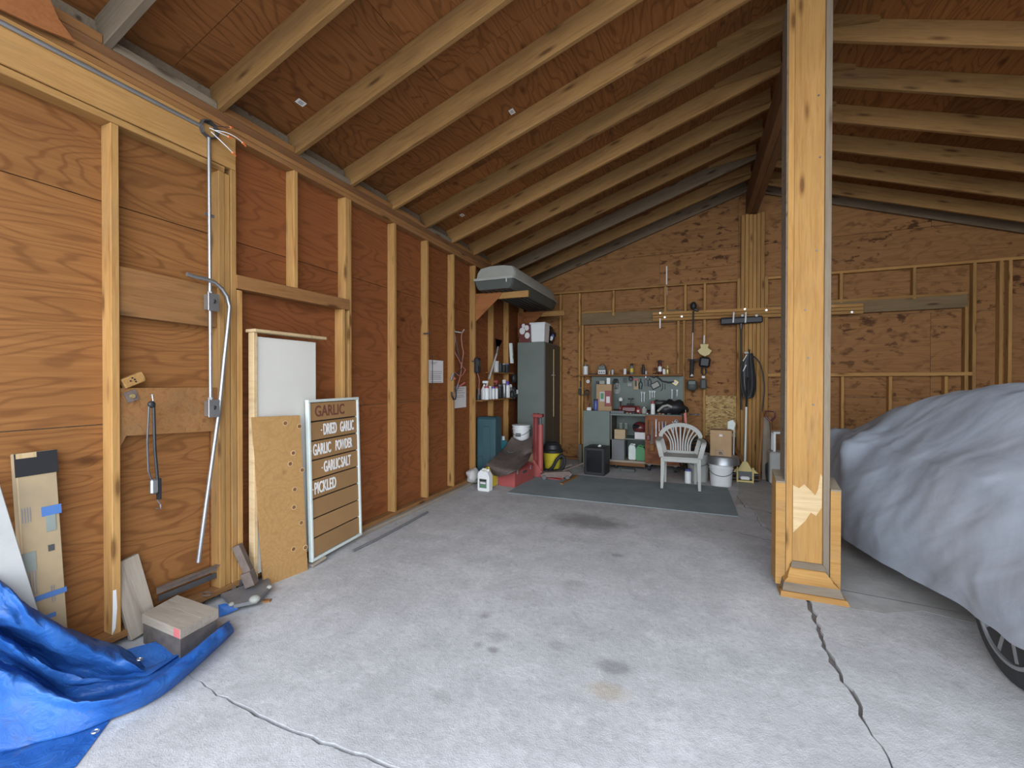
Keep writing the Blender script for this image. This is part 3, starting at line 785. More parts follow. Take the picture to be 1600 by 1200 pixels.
strap = thing('ratchet_strap', 'black bungee strap with a small ratchet and open hook', 'strap', (-2.85, 1.514, 1.359))
ox, oy, oz = (-2.85, 1.514, 1.359)
P = lambda x, y: rel(p_, (ox, oy, oz)) if False else None
def SL_(p): return Vector(p) - Vector((ox, oy, oz))
G().tube([SL_((-2.86, 1.513, 1.373)), SL_((-2.84, 1.515, 1.381)), SL_((-2.84, 1.521, 1.33)), SL_((-2.84, 1.508, 1.319))], .004, 6).o('ring', 'steel_bright', strap)
G().tube([SL_((-2.84, 1.499, 1.32)), SL_((-2.84, 1.489, 1.115)), SL_((-2.84, 1.494, 0.948)), SL_((-2.84, 1.51, 0.894))], .005, 6).o('cord', 'steel_dark', strap)
G().tube([SL_((-2.84, 1.521, 1.33)), SL_((-2.84, 1.526, 1.073)), SL_((-2.84, 1.539, 0.888))], .008, 6).o('strap_band', 'black', strap)
G().ball(SL_((-2.84, 1.511, 1.323)), (.015, .02, .02), 8).o('knot', 'black', strap)
b = G().box(SL_((-2.84, 1.522, 0.855)), (.025, .04, .085), bev=.008).o('ratchet', 'galvanized', strap)
G().box(SL_((-2.84, 1.542, 0.836)) + Vector((0, .004, 0)), (.03, .012, .12)).o('ratchet_lever', 'black', b)
G().tube([SL_((-2.84, 1.538, 0.774)), SL_((-2.84, 1.554, 0.744)), SL_((-2.84, 1.554, 0.718)), SL_((-2.84, 1.531, 0.728))], .004, 6).o('hook', 'steel_bright', strap)

blk = G().box((0, 0, 0), (.04, .11, .055), (25, 0, 0), bev=.004); bo = blk.o('wood_block', 'stud_wood'); bo.location = Vector((-2.902, 1.463, 1.461)) + Vector((-.022, 0, 0)); tag(bo, 'small wooden block with drilled holes set tilted on the infill board', 'wood block')
g = G()
for dy, dz in ((-.02, -.005), (.0, .004), (.005, -.008), (-.012, .012)): g.cyl((.019, dy, dz), (.0215, dy, dz), .005, n=8)
h_ = g.o('drill_holes', 'black', bo)
wsh = thing('square_washer', 'rusty square washer bolted to the infill board beside the strap', 'washer', Vector((-2.902, 1.454, 1.371)) + Vector((-.028, 0, 0)))
G().box((.012, 0, 0), (.006, .06, .06), (20, 0, 0)).o('plate', 'rust_steel', wsh)
G().cyl((.0, 0, 0), (.03, 0, 0), .012, n=6).o('bolt', 'brass', wsh)

# leaning things on the near left
def lean_board(name, label, cat, base, top, w, t, mt, wdir=(0, 1, 0)):
    base, top = Vector(base), Vector(top); x = (top - base).normalized(); y = Vector(wdir); y = (y - x * y.dot(x)).normalized(); z = x.cross(y)
    if z.x < 0: y, z = -y, -z
    o = link(name, board_mesh((top - base).length, w, t, mt, .003))
    M = Matrix((x, y, z)).transposed().to_4x4(); M.translation = (base + top) / 2; o.matrix_world = M
    return tag(o, label, cat)
cb = lean_board('cardboard_carton', 'long worn cardboard carton patched with blue tape leaning on the left wall', 'carton', (-2.87, 1.083, 0.131), (-2.955, 1.07, 1.112), .14, .05, 'cardboard_old')
g = G()
def cbx(x, y, dx, dy, mt, nm, z=.0265): return G().box((x, y, z), (dx, dy, .002)).o(nm, mt, cb)
L2 = cb.data.vertices[0].co.length and max(v.co.x for v in cb.data.vertices)
cbx(L2 - .055, 0, .11, .151, 'black', 'wrap'); cbx(L2 - .012, .035, .024, .07, 'pale_board', 'torn_edge', .0275)
for (x, y, dx, dy, mt) in [(.20, -.04, .045, .072, 'blue_tape'), (.155, -.035, .11, .035, 'grey_tape'), (-.02, .05, .09, .05, 'grey_tape'), (.02, -.03, .03, .022, 'steel_dark'), (-.2, .0, .025, .15, 'blue_tape'), (-.30, .02, .02, .1, 'blue_tape')]:
    cbx(x, y, dx, dy, mt, 'tape_patch', .027 + .0006 * rnd.random())
for (x, y, n, L) in [(.2, .035, 4, .07), (-.1, .03, 3, .16), (-.2, -.03, 2, .08)]:
    g = G()
    for i in range(n): g.box((x, y + i * .009, .0268), (L, .0035, .001))
    g.o('printed_lines', 'ink', cb)
lean_board('white_plank', 'white painted plank slanting in front of the taped carton', 'plank', (-2.83, 0.998, 0.353), (-2.885, 0.879, 1.05), .085, .02, 'dusty_white', (0, .9, .2))
lean_board('grey_plank', 'weathered grey plank leaning behind the stacked timber blocks', 'plank', (-2.90, 1.50, .02), (-2.96, 1.43, .45), .14, .035, 'dusty_board')
ra = thing('angle_iron', 'rusty angle iron propped low along the left wall', 'angle iron', Vector((-2.902, 1.761, 0.213)) + Vector((0, 0, 0)))
G().box((-.03, 0, 0), (.005, .36, .04)).o('web', 'rust_steel', ra); G().box((-.015, 0, .02), (.03, .36, .004)).o('flange', 'rust_steel', ra); 
G().box((-.03, 0, -.05), (.006, .34, .035)).o('web', 'steel_dark', ra)

# timber blocks by the tarp
def quad_prism(name, pts, z0, z1, mt, parent=None):
    g = G(); g.prism([(p[0], p[1]) for p in pts], (0, 0, z0), (1, 0, 0), (0, 1, 0), (0, 0, 1), z1 - z0); return g.o(name, mt, parent)
A_, B_, C_, D_ = (-2.821, 1.45, 0.165), (-2.87, 1.658, 0.165), (-2.48, 1.644, 0.165), (-2.456, 1.433, 0.165)
A_, B_, C_, D_ = [Vector(p) for p in (A_, B_, C_, D_)]
mAB, mDC = A_.lerp(B_, .55), D_.lerp(C_, .55)
tb = thing('sawn_block', 'sawn grey timber block made of two planks, lying on the dark block', 'timber block', (0, 0, 0))
quad_prism('plank', [A_, mAB - (mAB - A_) * .01, mDC - (mDC - D_) * .01, D_], .115, .165, 'dusty_board', tb)
quad_prism('plank', [mAB, B_, C_, mDC], .113, .166, 'dusty_board', tb)
g = G(); g.prism([(0, 0), (.052, 0), (.052, .045), (0, .045)], D_ + (A_ - D_) * .02 - Vector((0, .001, .048)), (A_ - D_).normalized(), (0, 0, 1), (A_ - D_).normalized().cross(Vector((0, 0, 1))), .004)
g.o('paint_mark', 'pink', tb)
cen = (A_ + B_ + C_ + D_) / 4
db = quad_prism('dark_block', [cen + (p - cen) * .97 for p in (A_, B_, C_, D_)], .0, .113, 'block_dark')
tag(db, 'rough dark masonry block on the floor under the sawn planks', 'block')

# hydraulic fittings in front of the wall
hb = thing('drawbar', 'square steel drawbar leaning on the stud beside the sheet with holes', 'drawbar', (-2.905, 2.158, 0))
ox, oy, oz = (-2.905, 2.158, 0); SS = lambda p: Vector(p) - Vector((ox, oy, oz))
beam('bar', SS((-2.86, 2.024, 0.341)), SS((-2.78, 2.066, 0.128)), .05, .05, 'rust_steel', hb)
beam('sleeve', SS((-2.79, 2.045, 0.165)), SS((-2.76, 2.06, 0.073)), .066, .066, 'rust_steel', hb)
G().box(SS((-2.934, 2.085, 0.04)), (.09, .05, .07), (0, 0, 20), bev=.006).o('bracket', 'steel_dark', hb)
for dx in (-.02, .02): G().cyl(SS((-2.924, 2.068, 0.04)) + Vector((dx, -.03, 0)), SS((-2.924, 2.068, 0.04)) + Vector((dx, -.045, 0)), .018, n=8).o('bolt', 'rust_steel', hb)
hp = thing('hitch_plate', 'steel hitch plate with round bolt heads lying by the drawbar', 'hitch', (-2.762, 2.019, 0))
ox, oy, oz = (-2.762, 2.019, 0); SS = lambda p: Vector(p) - Vector((ox, oy, oz))
pts = [SS(p) for p in ((-2.877, 1.925, 0), (-2.66, 1.86, 0), (-2.581, 1.961, 0), (-2.687, 2.147, 0), (-2.822, 2.225, 0), (-2.845, 2.081, 0))]
g = G(); g.prism([(p.x, p.y) for p in pts], (0, 0, .03), (1, 0, 0), (0, 1, 0), (0, 0, 1), .022); g.o('plate', 'steel_mid', hp)
G().cyl(SS((-2.757, 1.994, 0)), SS((-2.757, 1.994, 0)) + Vector((0, 0, .03)), .05, n=16).o('foot', 'steel_dark', hp)
for p, r in (((-2.68, 1.861, 0.052), .018), ((-2.606, 1.962, 0.052), .034), ((-2.667, 2.117, 0.052), .018)):
    G().ball(SS(p), (r, r, r * .7), 8).o('bolt_head', 'box_grey_light', hp, 60)
rg = thing('steel_ring', 'small steel ring lying on the sill by the angle iron', 'ring', (-2.887, 1.845, 0.085))
G().tube([(.035 * cos(a), .022 * sin(a), 0) for a in [i * pi / 9 for i in range(19)]], .004, 6).o('hoop', 'rust_steel', rg)

# ================================================================ blue tarp
def cat(pts, n):
    P = [Vector(p) for p in pts]; L = [0]
    for a, b in zip(P, P[1:]): L.append(L[-1] + (b - a).length)
    out = []
    for i in range(n):
        s = L[-1] * i / (n - 1); j = 0
        while j < len(P) - 2 and L[j + 1] < s: j += 1
        t = (s - L[j]) / max(1e-6, L[j + 1] - L[j])
        p0, p1, p2, p3 = P[max(j - 1, 0)], P[j], P[j + 1], P[min(j + 2, len(P) - 1)]
        out.append(.5 * ((2 * p1) + (p2 - p0) * t + (2 * p0 - 5 * p1 + 4 * p2 - p3) * t * t + (3 * p1 - p0 - 3 * p2 + p3) * t ** 3))
    return out
T = [
 [(-4.101, 1.026, 0.44), (-3.242, 1.094, 0.3), (-3.013, 1.152, 0.22), (-2.885, 1.275, 0.1), (-2.73, 1.339, 0.04), (-2.572, 1.332, 0.01)],
 [(-3.36, 0.841, 0.7), (-2.775, 0.898, 0.58), (-2.694, 0.956, 0.46), (-2.645, 1.028, 0.36), (-2.62, 1.134, 0.22), (-2.609, 1.215, 0.14), (-2.515, 1.244, 0.09), (-2.477, 1.288, 0.035)],
 [(-2.909, 0.727, 0.54), (-2.667, 0.863, 0.47), (-2.648, 0.939, 0.38), (-2.618, 1.022, 0.26), (-2.595, 1.123, 0.16), (-2.527, 1.214, 0.08), (-2.472, 1.288, 0.03)],
 [(-3.047, 0.761, 0.4), (-2.866, 0.927, 0.33), (-2.828, 0.99, 0.24), (-2.718, 1.073, 0.12), (-2.637, 1.156, 0.06), (-2.568, 1.226, 0.025), (-2.492, 1.302, 0.01)],
 [(-2.971, 0.742, 0.48), (-2.658, 0.859, 0.38), (-2.621, 0.921, 0.3), (-2.602, 0.986, 0.2), (-2.559, 1.036, 0.1), (-2.561, 1.131, 0.05), (-2.44, 1.301, 0.03)],
 [(-3.006, 0.75, 0.36), (-2.76, 0.892, 0.25), (-2.722, 0.957, 0.17), (-2.641, 1.009, 0.09), (-2.549, 1.053, 0.04), (-2.462, 1.182, 0.02), (-2.392, 1.346, 0.015), (-2.471, 1.565, 0.015), (-2.559, 1.731, 0.02)],
 [(-2.897, 0.723, 0.4), (-2.586, 0.836, 0.29), (-2.544, 0.875, 0.25), (-2.464, 0.927, 0.18), (-2.358, 0.982, 0.125), (-2.276, 1.059, 0.11), (-2.256, 1.191, 0.105), (-2.298, 1.364, 0.11), (-2.369, 1.561, 0.11), (-2.45, 1.686, 0.07)],
 [(-2.857, 0.712, 0.26), (-2.552, 0.824, 0.18), (-2.476, 0.888, 0.145), (-2.374, 0.964, 0.09), (-2.279, 1.06, 0.075), (-2.217, 1.182, 0.075), (-2.246, 1.362, 0.08), (-2.338, 1.581, 0.075), (-2.429, 1.691, 0.05)],
 [(-2.763, 0.688, 0.05), (-2.514, 0.811, 0.03), (-2.427, 0.884, 0.025), (-2.341, 0.965, 0.02), (-2.292, 1.066, 0.018), (-2.249, 1.181, 0.015), (-2.269, 1.317, 0.015), (-2.362, 1.548, 0.015), (-2.44, 1.706, 0.01)],
 [(-2.744, 0.683, 0.01), (-2.491, 0.803, 0.008), (-2.425, 0.883, 0.008), (-2.344, 0.966, 0.008), (-2.302, 1.064, 0.008), (-2.264, 1.177, 0.008), (-2.284, 1.312, 0.008), (-2.381, 1.541, 0.008), (-2.457, 1.706, 0.006)],
]
NT = 90
lines = [cat(t, NT) for t in T]
rows = []
for j in range(len(lines) - 1):
    for s in range(9):
        t = s / 9
        p0, p1, p2, p3 = lines[max(j - 1, 0)], lines[j], lines[j + 1], lines[min(j + 2, len(lines) - 1)]
        rows.append([(.5 * ((2 * p1[i]) + (p2[i] - p0[i]) * t + (2 * p0[i] - 5 * p1[i] + 4 * p2[i] - p3[i]) * t * t + (3 * p1[i] - p0[i] - 3 * p2[i] + p3[i]) * t ** 3)) for i in range(NT)])
rows.append(lines[-1])
for r_ in rows:
    for p in r_:
        q = noise.noise(p * 9) * .012 + (1 - abs(noise.noise(p * 17 + Vector((3, 1, 0)))) * 2) * .006 + noise.noise(p * 38) * .003
        k = min(1, max(.0, p.z * 12))
        p += Vector((q * .5, q * .5, q)) * k
        p.x = max(p.x, -2.885)
        if p.z < .005: p.z = .005 + .001 * rnd.random()
tarp = thing('tarp', 'crumpled blue plastic tarp heaped in the near left corner', 'tarp', (0, 0, 0))
g = G().grid(rows); bmesh.ops.solidify(g.bm, geom=g.bm.faces[:], thickness=.0015); g.o('folds', 'tarp_blue', tarp, 50)
def flat(pts, n=14, z=.004, amp=.01, nm='flap'):
    a, b, c, d = [Vector(p) for p in pts]; rr = []
    for i in range(n + 1):
        rr.append([a.lerp(b, i / n).lerp(d.lerp(c, i / n), j / n) for j in range(n + 1)])
    for r_ in rr:
        for p in r_: p.z += abs(noise.noise(p * 6)) * amp + z
    g = G().grid(rr); bmesh.ops.solidify(g.bm, geom=g.bm.faces[:], thickness=.0015); return g.o(nm, 'tarp_blue', tarp, 50)
flat([(-2.21, 0.626, 0), (-2.531, 0.816, 0), (-2.322, 1.087, 0), (-2.144, 0.885, 0)], 16, .003, .012)
flat([(-2.765, 1.261, 0.05), (-2.686, 1.442, 0.04), (-2.503, 1.448, 0.005), (-2.496, 1.298, 0.005)], 12, .004, .008)
flat([(-2.746, 1.821, 0.05), (-2.701, 1.835, 0.06), (-2.649, 1.886, 0.01), (-2.683, 1.787, 0)], 8, .004, .01)
for p in ((-2.579, 1.314, 0.045), (-2.264, 0.997, 0.012)):
    G().tube([Vector(p) + Vector((.011 * cos(a), .011 * sin(a), .006)) for a in [i * pi / 8 for i in range(17)]], .0035, 6).o('grommet', 'steel_bright', tarp)

# white paint smear on the stud by the tarp, debris on the sill
G().prism([(-.006, .12), (.008, .12), (.012, .02), (.004, -.09), (-.012, -.12), (-.008, .0)], (XS - .001, 1.363, .2), (0, 1, 0), (0, 0, 1), (1, 0, 0), .0025).o('paint_smear', 'white_paint', wall_left)

# ================================================================ leaning panels and the sign
wp = thing('whiteboard', 'white board in a pale wooden frame leaning upright against the wall', 'board', (0, 0, 0))
def face_from(px, X0, X1):
    pass
zt = 1.80
yl, yr_ = 2.135, 2.685
G().box((XS + .045, (yl + .03 + yr_) / 2, .93), (.012, yr_ - yl - .02, 1.68)).o('board', 'white_board', wp)
G().box((XS + .04, yl + .012, .91), (.055, .03, 1.78), bev=.003).o('side_rail', 'pale_board', wp)
G().box((XS + .05, (yl + yr_) / 2 + .03, zt + .008), (.10, yr_ - yl + .09, .022), bev=.003).o('top_rail', 'pale_board', wp)
g = G()
pl_ = thing('drilled_plywood', 'tall plywood offcut with a column of round holes leaning on the white board', 'plywood sheet', (0, 0, 0))
a, b, c, d = [Vector(p) for p in ((-2.885, 2.188, 0), (-2.709, 2.477, 0), (-2.765, 2.465, 1.189), (-2.845, 2.127, 1.203))]
bl = Vector((-2.80, 2.178, 0)); br = Vector((-2.74, 2.505, 0))
tl = Vector((-2.835, 2.12, 1.204)); tr = Vector((-2.775, 2.468, 1.194))
n_ = (br - bl).cross(tl - bl).normalized(); n_ = n_ if n_.x > 0 else -n_
g = G(); fv = [g.bm.verts.new(p) for p in (bl, br, tr, tl)]; bvv = [g.bm.verts.new(p - n_ * .016) for p in (bl, br, tr, tl)]
g.bm.faces.new(fv); g.bm.faces.new(list(reversed(bvv)))
for k in range(4): g.bm.faces.new((fv[k], bvv[k], bvv[(k + 1) % 4], fv[(k + 1) % 4]))
sheet = g.o('sheet', 'ply_pale', pl_)
def onsheet(u, v): return bl.lerp(br, u).lerp(tl.lerp(tr, u), v)
for u, v in [(.66, .955), (.97, .93), (.80, .765), (.72, .70), (.985, .65), (.79, .535), (.75, .425), (.90, .315), (.69, .165), (.97, .15)]:
    p = onsheet(u, v); h = G(); h.cyl(p - n_ * .004, p + n_ * .0015, .0185, n=18); ho = h.o('hole_rim', 'pale_board', sheet)
    h = G(); h.cyl(p, p + n_ * .002, .0145, n=18); h.o('hole', 'beam_wood', sheet)

# GARLIC sign: frame with eight slats and raised letters
s_tl, s_tr = Vector((-2.79, 2.506, 1.304)), Vector((-2.87, 3.204, 1.298))
s_bl, s_br = Vector((-2.871, 2.632, 0.035)), Vector((-2.847, 3.201, 0.035))
s_bl = Vector((-2.765, 2.555, .035)); s_br = Vector((-2.835, 3.17, .035))
s_tl = Vector((-2.8, 2.461, 1.311)); s_tr = Vector((-2.855, 3.129, 1.301))
sign = thing('garlic_sign', 'white framed slatted garlic menu sign leaning on the wall', 'sign', (0, 0, 0))
ux = (s_br - s_bl).normalized(); uz = ((s_tl + s_tr) / 2 - (s_bl + s_br) / 2); SH = uz.length; uz.normalize(); SW = ((s_br - s_bl).length + (s_tr - s_tl).length) / 2
un = uz.cross(ux); un = un if un.x > 0 else -un
uz = (uz - ux * uz.dot(ux)).normalized()
if ux.cross(uz).dot(un) < 0: pass
SM = Matrix((ux, uz, ux.cross(uz))).transposed().to_4x4(); SM.translation = s_bl
ns = 1 if ux.cross(uz).x > 0 else -1
sign.matrix_world = SM
fw = .022
for nm, c, dd in (('frame_rail', (SW / 2, fw / 2, 0), (SW, fw, .035)), ('frame_rail', (SW / 2, SH - fw / 2, 0), (SW, fw, .035)), ('frame_stile', (fw / 2, SH / 2, 0), (fw, SH - 2 * fw, .035)), ('frame_stile', (SW - fw / 2, SH / 2, 0), (fw, SH - 2 * fw, .035))):
    G().box(c, dd, bev=.003).o(nm, 'sign_frame', sign)
G().box((SW / 2, SH / 2, -ns * .014), (SW - .03, SH - .03, .004)).o('backing', 'black', sign)
sh_ = (SH - 2 * fw) / 8
slats = []
for i in range(8):
    zc = SH - fw - (i + .5) * sh_
    slats.append(G().box((SW / 2, zc, -ns * .002), (SW - 2 * fw - .004, sh_ - .011, .012), bev=.001).o('slat', 'sign_brown', sign))
def text(s, x0, x1, zc, h, mt, par):
    cu = bpy.data.curves.new('lettering', 'FONT'); cu.body = s; cu.size = 1.0; cu.extrude = .012; cu.resolution_u = 3
    cu.offset = .017
    o = bpy.data.objects.new('lettering', cu); COL.objects.link(o)
    bpy.context.view_layer.update()
    me = bpy.data.meshes.new_from_object(o.evaluated_get(bpy.context.evaluated_depsgraph_get())); bpy.data.objects.remove(o)
    xsv = [v.co.x for v in me.vertices]; ysv = [v.co.y for v in me.vertices]
    sx = (x1 - x0) / (max(xsv) - min(xsv)); sy = h / (max(ysv) - min(ysv))
    for v in me.vertices:
        v.co.x = x0 + (v.co.x - min(xsv)) * sx; v.co.y = zc - h / 2 + (v.co.y - min(ysv)) * sy; v.co.z = ns * (.0045 + (v.co.z + .012) * .12)
    me.materials.append(MATS[mt]); return link('lettering', me, par)
lx = lambda f: fw + f * (SW - 2 * fw)
zc = lambda i: SH - fw - (i + .5) * sh_
for i, s, f0, f1, mt, k in [(0, 'GARLIC', .10, .71, 'letter_red', .60), (1, 'DRIED', .26, .53, 'letter_white', .60), (1, 'GARLIC', .61, .92, 'letter_white', .60), (2, 'GARLIC', .05, .40, 'letter_white', .60), (2, 'POWDER', .50, .87, 'letter_white', .58), (3, 'GARLIC', .25, .59, 'letter_white', .6), (3, 'SALT', .61, .83, 'letter_white', .6), (4, 'PICKLED', .06, .49, 'letter_white', .62)]:
    text(s, lx(f0), lx(f1), zc(i) + .004, sh_ * k, mt, slats[i])
for i, f in [(1, .22), (2, .015), (3, .215), (4, .03)]:
    G().cyl((lx(f), zc(i), 0), (lx(f), zc(i), ns * .0065), .006, n=10).o('dot', 'letter_white', slats[i])

sc1 = lean_board('wood_scrap', 'short grey wood scrap under the corner of the sign', 'wood scrap', (-2.766, 2.548, 0.012), (-2.766, 2.689, 0.03), .06, .02, 'dusty_board', (1, 0, 0))
pb = G().tube([(-2.67, 2.909, 0.012), (-2.665, 3.222, 0.012), (-2.678, 3.62, 0.012), (-2.705, 4.096, 0.012)], .012, 8).o('floor_pipe', 'pipe_grey', None, 50); tag(pb, 'thin grey pipe lying on the floor along the left wall', 'pipe')
for i, (p, s, lab) in enumerate([((-2.597, 2.042, 0), .03, 'orange brown wood chip on the floor beside the hitch plate'), ((-2.812, 2.694, 0), .025, 'reddish wood chip by the sign corner')]):
    o = G().box((0, 0, .006), (s * 1.6, s, .012), (0, 0, 30 + 40 * i)).o('wood_chip', 'brown_board'); o.location = p; tag(o, lab, 'wood chip')

# ================================================================ hung on the left wall
def on_ply(name, pa, pb_, label, lines):
    a, b = Vector(pa), Vector(pb_); c = (a + b) / 2
    t = thing(name, label, 'paper', (XW + .004, c.y, c.z)); W, Hh = abs(b.y - a.y), abs(b.z - a.z)
    G().box((0, 0, 0), (.003, W, Hh)).o('sheet', 'paper', t)
    g = G()
    for (f, L) in lines: g.box((.002, W * (L - 1) * .3, Hh * (.5 - f)), (.001, W * .8 * L, .006))
    o = g.o('print', 'ink', t); o['kind'] = 'stuff'
    return t
p1 = on_ply('paper_notice', (-2.99, 4.541, 1.716), (-2.99, 4.88, 1.434), 'white notice with a dark strap across it pinned between studs', [(.10, .5), (.16, .4), (.5, 1), (.58, 1), (.66, .9), (.72, .9), (.78, .95), (.85, .9), (.95, 1)])
G().box((.004, -.085, 0), (.003, .012, .41)).o('strap', 'steel_dark', p1)
on_ply('paper_notice', (-2.99, 5.175, 1.381), (-2.99, 5.499, 1.086), 'white notice hanging below the jumper cable clamps', [(.1, .9), (.2, .7), (.3, .95), (.42, .8), (.5, .9)])
bh = thing('peg_bolt', 'dark bolt sticking out of the stud above the first notice', 'bolt', (-2.902, 4.34, 2.012))
G().cyl((-.02, 0, 0), (.06, 0, 0), .008, n=8).o('shank', 'steel_dark', bh); G().cyl((.055, 0, 0), (.068, 0, 0), .014, n=8).o('head', 'steel_dark', bh)
jh = thing('wall_hook', 'dark curved hook screwed to the stud beside the second notice', 'hook', (-2.902, 4.956, 1.318))
G().tube([(.02, -.04, .0), (.02, -.035, -.05), (.025, .0, -.10), (.03, .04, -.10), (.03, .06, -.05), (.02, .06, .06)], .010, 8).o('bar', 'black', jh)
# jumper cables
jc = thing('jumper_cables', 'looped jumper cables with metal clamps hanging from a white hook', 'jumper cables', (-2.93, 5.173, 2.148))
O = Vector((-2.93, 5.173, 2.148)); J = lambda x, y, X=-2.93: Vector(Xpt(x, y, X)) - O if False else None
pts_a = [(-2.91, 5.019, 2.097), (-2.91, 5.052, 2.008), (-2.91, 5.036, 1.855), (-2.91, 5.138, 1.759), (-2.91, 5.243, 1.659), (-2.91, 5.333, 1.609), (-2.91, 5.208, 1.52), (-2.91, 5.07, 1.561), (-2.91, 5.003, 1.585)]
pts_b = [(-2.91, 5.278, 2.159), (-2.91, 5.225, 2.075), (-2.91, 5.243, 1.938), (-2.91, 5.278, 1.835), (-2.91, 5.225, 1.676), (-2.91, 5.208, 1.563), (-2.91, 5.155, 1.45), (-2.91, 5.121, 1.399)]
pts_c = [(-2.91, 5.036, 2.09), (-2.91, 5.086, 1.968), (-2.91, 5.155, 1.802), (-2.91, 5.243, 1.711), (-2.91, 5.19, 1.589), (-2.91, 5.053, 1.543)]
for nm, pp, mt in (('cable', pts_a, 'copper_wire'), ('cable', pts_b, 'copper_wire'), ('cable', pts_c, 'steel_dark')):
    G().tube([p - O for p in cat(pp, 30)], .007, 6).o(nm, mt, jc, 50)
G().tube([Vector(p) - O for p in ((-2.98, 5.14, 2.19), (-2.95, 5.105, 2.116), (-2.95, 5.314, 2.12), (-2.95, 5.369, 2.17))], .009, 6).o('hook', 'white_paint', jc)
for p, q in (((-2.91, 5.104, 1.365), (-2.91, 5.315, 1.433)), ((-2.9, 4.969, 1.517), (-2.9, 5.035, 1.484))):
    a, b = Vector(p) - O, Vector(q) - O
    G().box(a + Vector((0, 0, .0)), (.02, .03, .11), (0, 20, 0), bev=.005).o('clamp', 'galvanized', jc)
    G().cyl(a, b, .009, .012, 8).o('clamp_handle', 'pink', jc)

# brackets and roof box
for i, y in enumerate((5.66, 7.50)):
    br_ = thing('shelf_bracket', ['plywood and timber bracket under the near end of the roof box', 'plywood and timber bracket under the far end of the roof box'][i], 'bracket', (XS, y, 2.66))
    beam('arm', (-.02, 0, 0), (.80, 0, 0), .038, .089, 'stud_wood', br_)
    G().prism([(-.085, .05), (.42, .05), (.36, -.035), (-.085, -.42)], (0, -.032, 0), (1, 0, 0), (0, 0, 1), (0, 1, 0), .012).o('gusset', 'ply_bracket', br_)
rb = thing('roof_box', 'long grey car roof box lying on two wall brackets near the ceiling', 'roof box', (-2.53, 5.42, 2.715))
def rbox(prof, y0, y1, name, mt, inset=.08):
    rows = []
    for (y, k) in ((y0 + .0, .93), (y0 + .015, .975), (y0 + .05, 1), (y1 - .3, 1), (y1 - .05, .9), (y1, .7)):
        zs = 1
        rows.append([Vector((x * k, y + (inset * (z / .33) if y < .1 else -inset * (z / .33)), z)) for x, z in prof])
    g = G().grid(rows)
    for r_ in (rows[0], rows[-1]): g.bm.faces.new([g.bm.verts.new(p) for p in r_])
    bmesh.ops.remove_doubles(g.bm, verts=g.bm.verts[:], dist=.0004)
    return g.o(name, mt, rb, 35)
rbox([(-.30, .155), (-.29, .25), (-.25, .31), (-.1, .335), (.1, .335), (.25, .31), (.29, .25), (.30, .155)], 0.02, 2.1, 'lid', 'box_grey_light')
rbox([(-.31, .12), (-.31, .155), (.31, .155), (.31, .12)], -.01, 2.13, 'rim', 'box_grey_light', .0)
rbox([(-.30, .12), (-.27, .03), (-.24, .0), (.24, .0), (.27, .03), (.30, .12)], .03, 2.09, 'base', 'box_grey_dark', -.06)
for i in range(6): G().box((-.19 + i * .075, 1.03, -.006), (.022, 1.9, .014), bev=.004).o('rib', 'black', rb)
G().box((.20, -.005, .10), (.01, .012, .05)).o('latch', 'white_paint', rb)

# ================================================================ shelves on the left wall
def shelf(name, label, y0, y1, z, X0, X1, mt='brown_board'):
    o = link(name, board_mesh(y1 - y0, X1 - X0, .018, mt, .002)); o.matrix_world = Matrix(((0, -1, 0, (X0 + X1) / 2), (1, 0, 0, (y0 + y1) / 2), (0, 0, 1, z), (0, 0, 0, 1)))
    return tag(o, label, 'shelf')
zsu, zsl = 1.585, 1.168
shelf('wall_shelf', 'short upper wooden shelf between the left wall studs', 6.12, 6.98, zsu, -2.985, -2.86)
shelf('wall_shelf', 'lower wooden shelf of spray bottles on the left wall studs', 5.70, 7.02, zsl, -2.985, -2.83)
zu, zl = zsu + .0105, zsl + .0105
def bottle(name, label, cat_, loc, prof, mt, caps=(), n=14, sq=None, grp=None, label_mt=None, lz=None):
    t = thing(name, label, cat_, loc, group=grp)
    G().lathe(prof, (0, 0, 0), n, None, sq).o('body', mt, t, 40)
    for (nm, pr, m2) in caps: G().lathe(pr, (0, 0, 0), 12).o(nm, m2, t, 40)
    if label_mt:
        r_ = max(p[0] for p in prof) + .0012
        G().lathe([(r_ - .002, lz[0]), (r_, lz[0]), (r_, lz[1]), (r_ - .002, lz[1])], (0, 0, 0), n, None, sq).o('label_band', label_mt, t, 40)
    return t
def spray_can(loc, label, mt, cap, r=.032, h=.2, band=None, cat_='spray can'):
    return bottle('spray_can', label, cat_, loc, [(r * .9, 0), (r, .006), (r, h * .72), (r * .75, h * .8), (r * .7, h * .805)], mt, [('cap', [(r * .8, h * .79), (r * .8, h * .95), (r * .6, h), (0, h)], cap)], label_mt=band, lz=(h * .2, h * .55) if band else None)
def jar(loc, label, mt, cap, r=.04, h=.1, name='jar', cat_='jar', capn='lid'):
    return bottle(name, label, cat_, loc, [(r * .95, 0), (r, .006), (r, h * .82), (r * .85, h * .86)], mt, [(capn, [(r * .9, h * .86), (r * .92, h), (0, h)], cap)])
def trigger(loc, label, mt, head, r=.045, h=.26):
    t = thing('spray_bottle', label, 'spray bottle', loc)
    G().lathe([(r * .95, 0), (r, .01), (r, h * .45), (r * .6, h * .62), (r * .3, h * .7), (r * .3, h * .78)], (0, 0, 0), 14).o('body', mt, t, 40)
    g = G(); g.box((.02, 0, h * .9), (.09, .03, .04), bev=.006); hd = g.o('spray_head', head, t)
    G().box((.05, 0, h * .8), (.012, .015, .06), (0, 20, 0)).o('trigger', head, hd)
    return t
XB = -2.905
def shelfY(p): return (XB, p[1], 0)
def SLF(px, z): return None
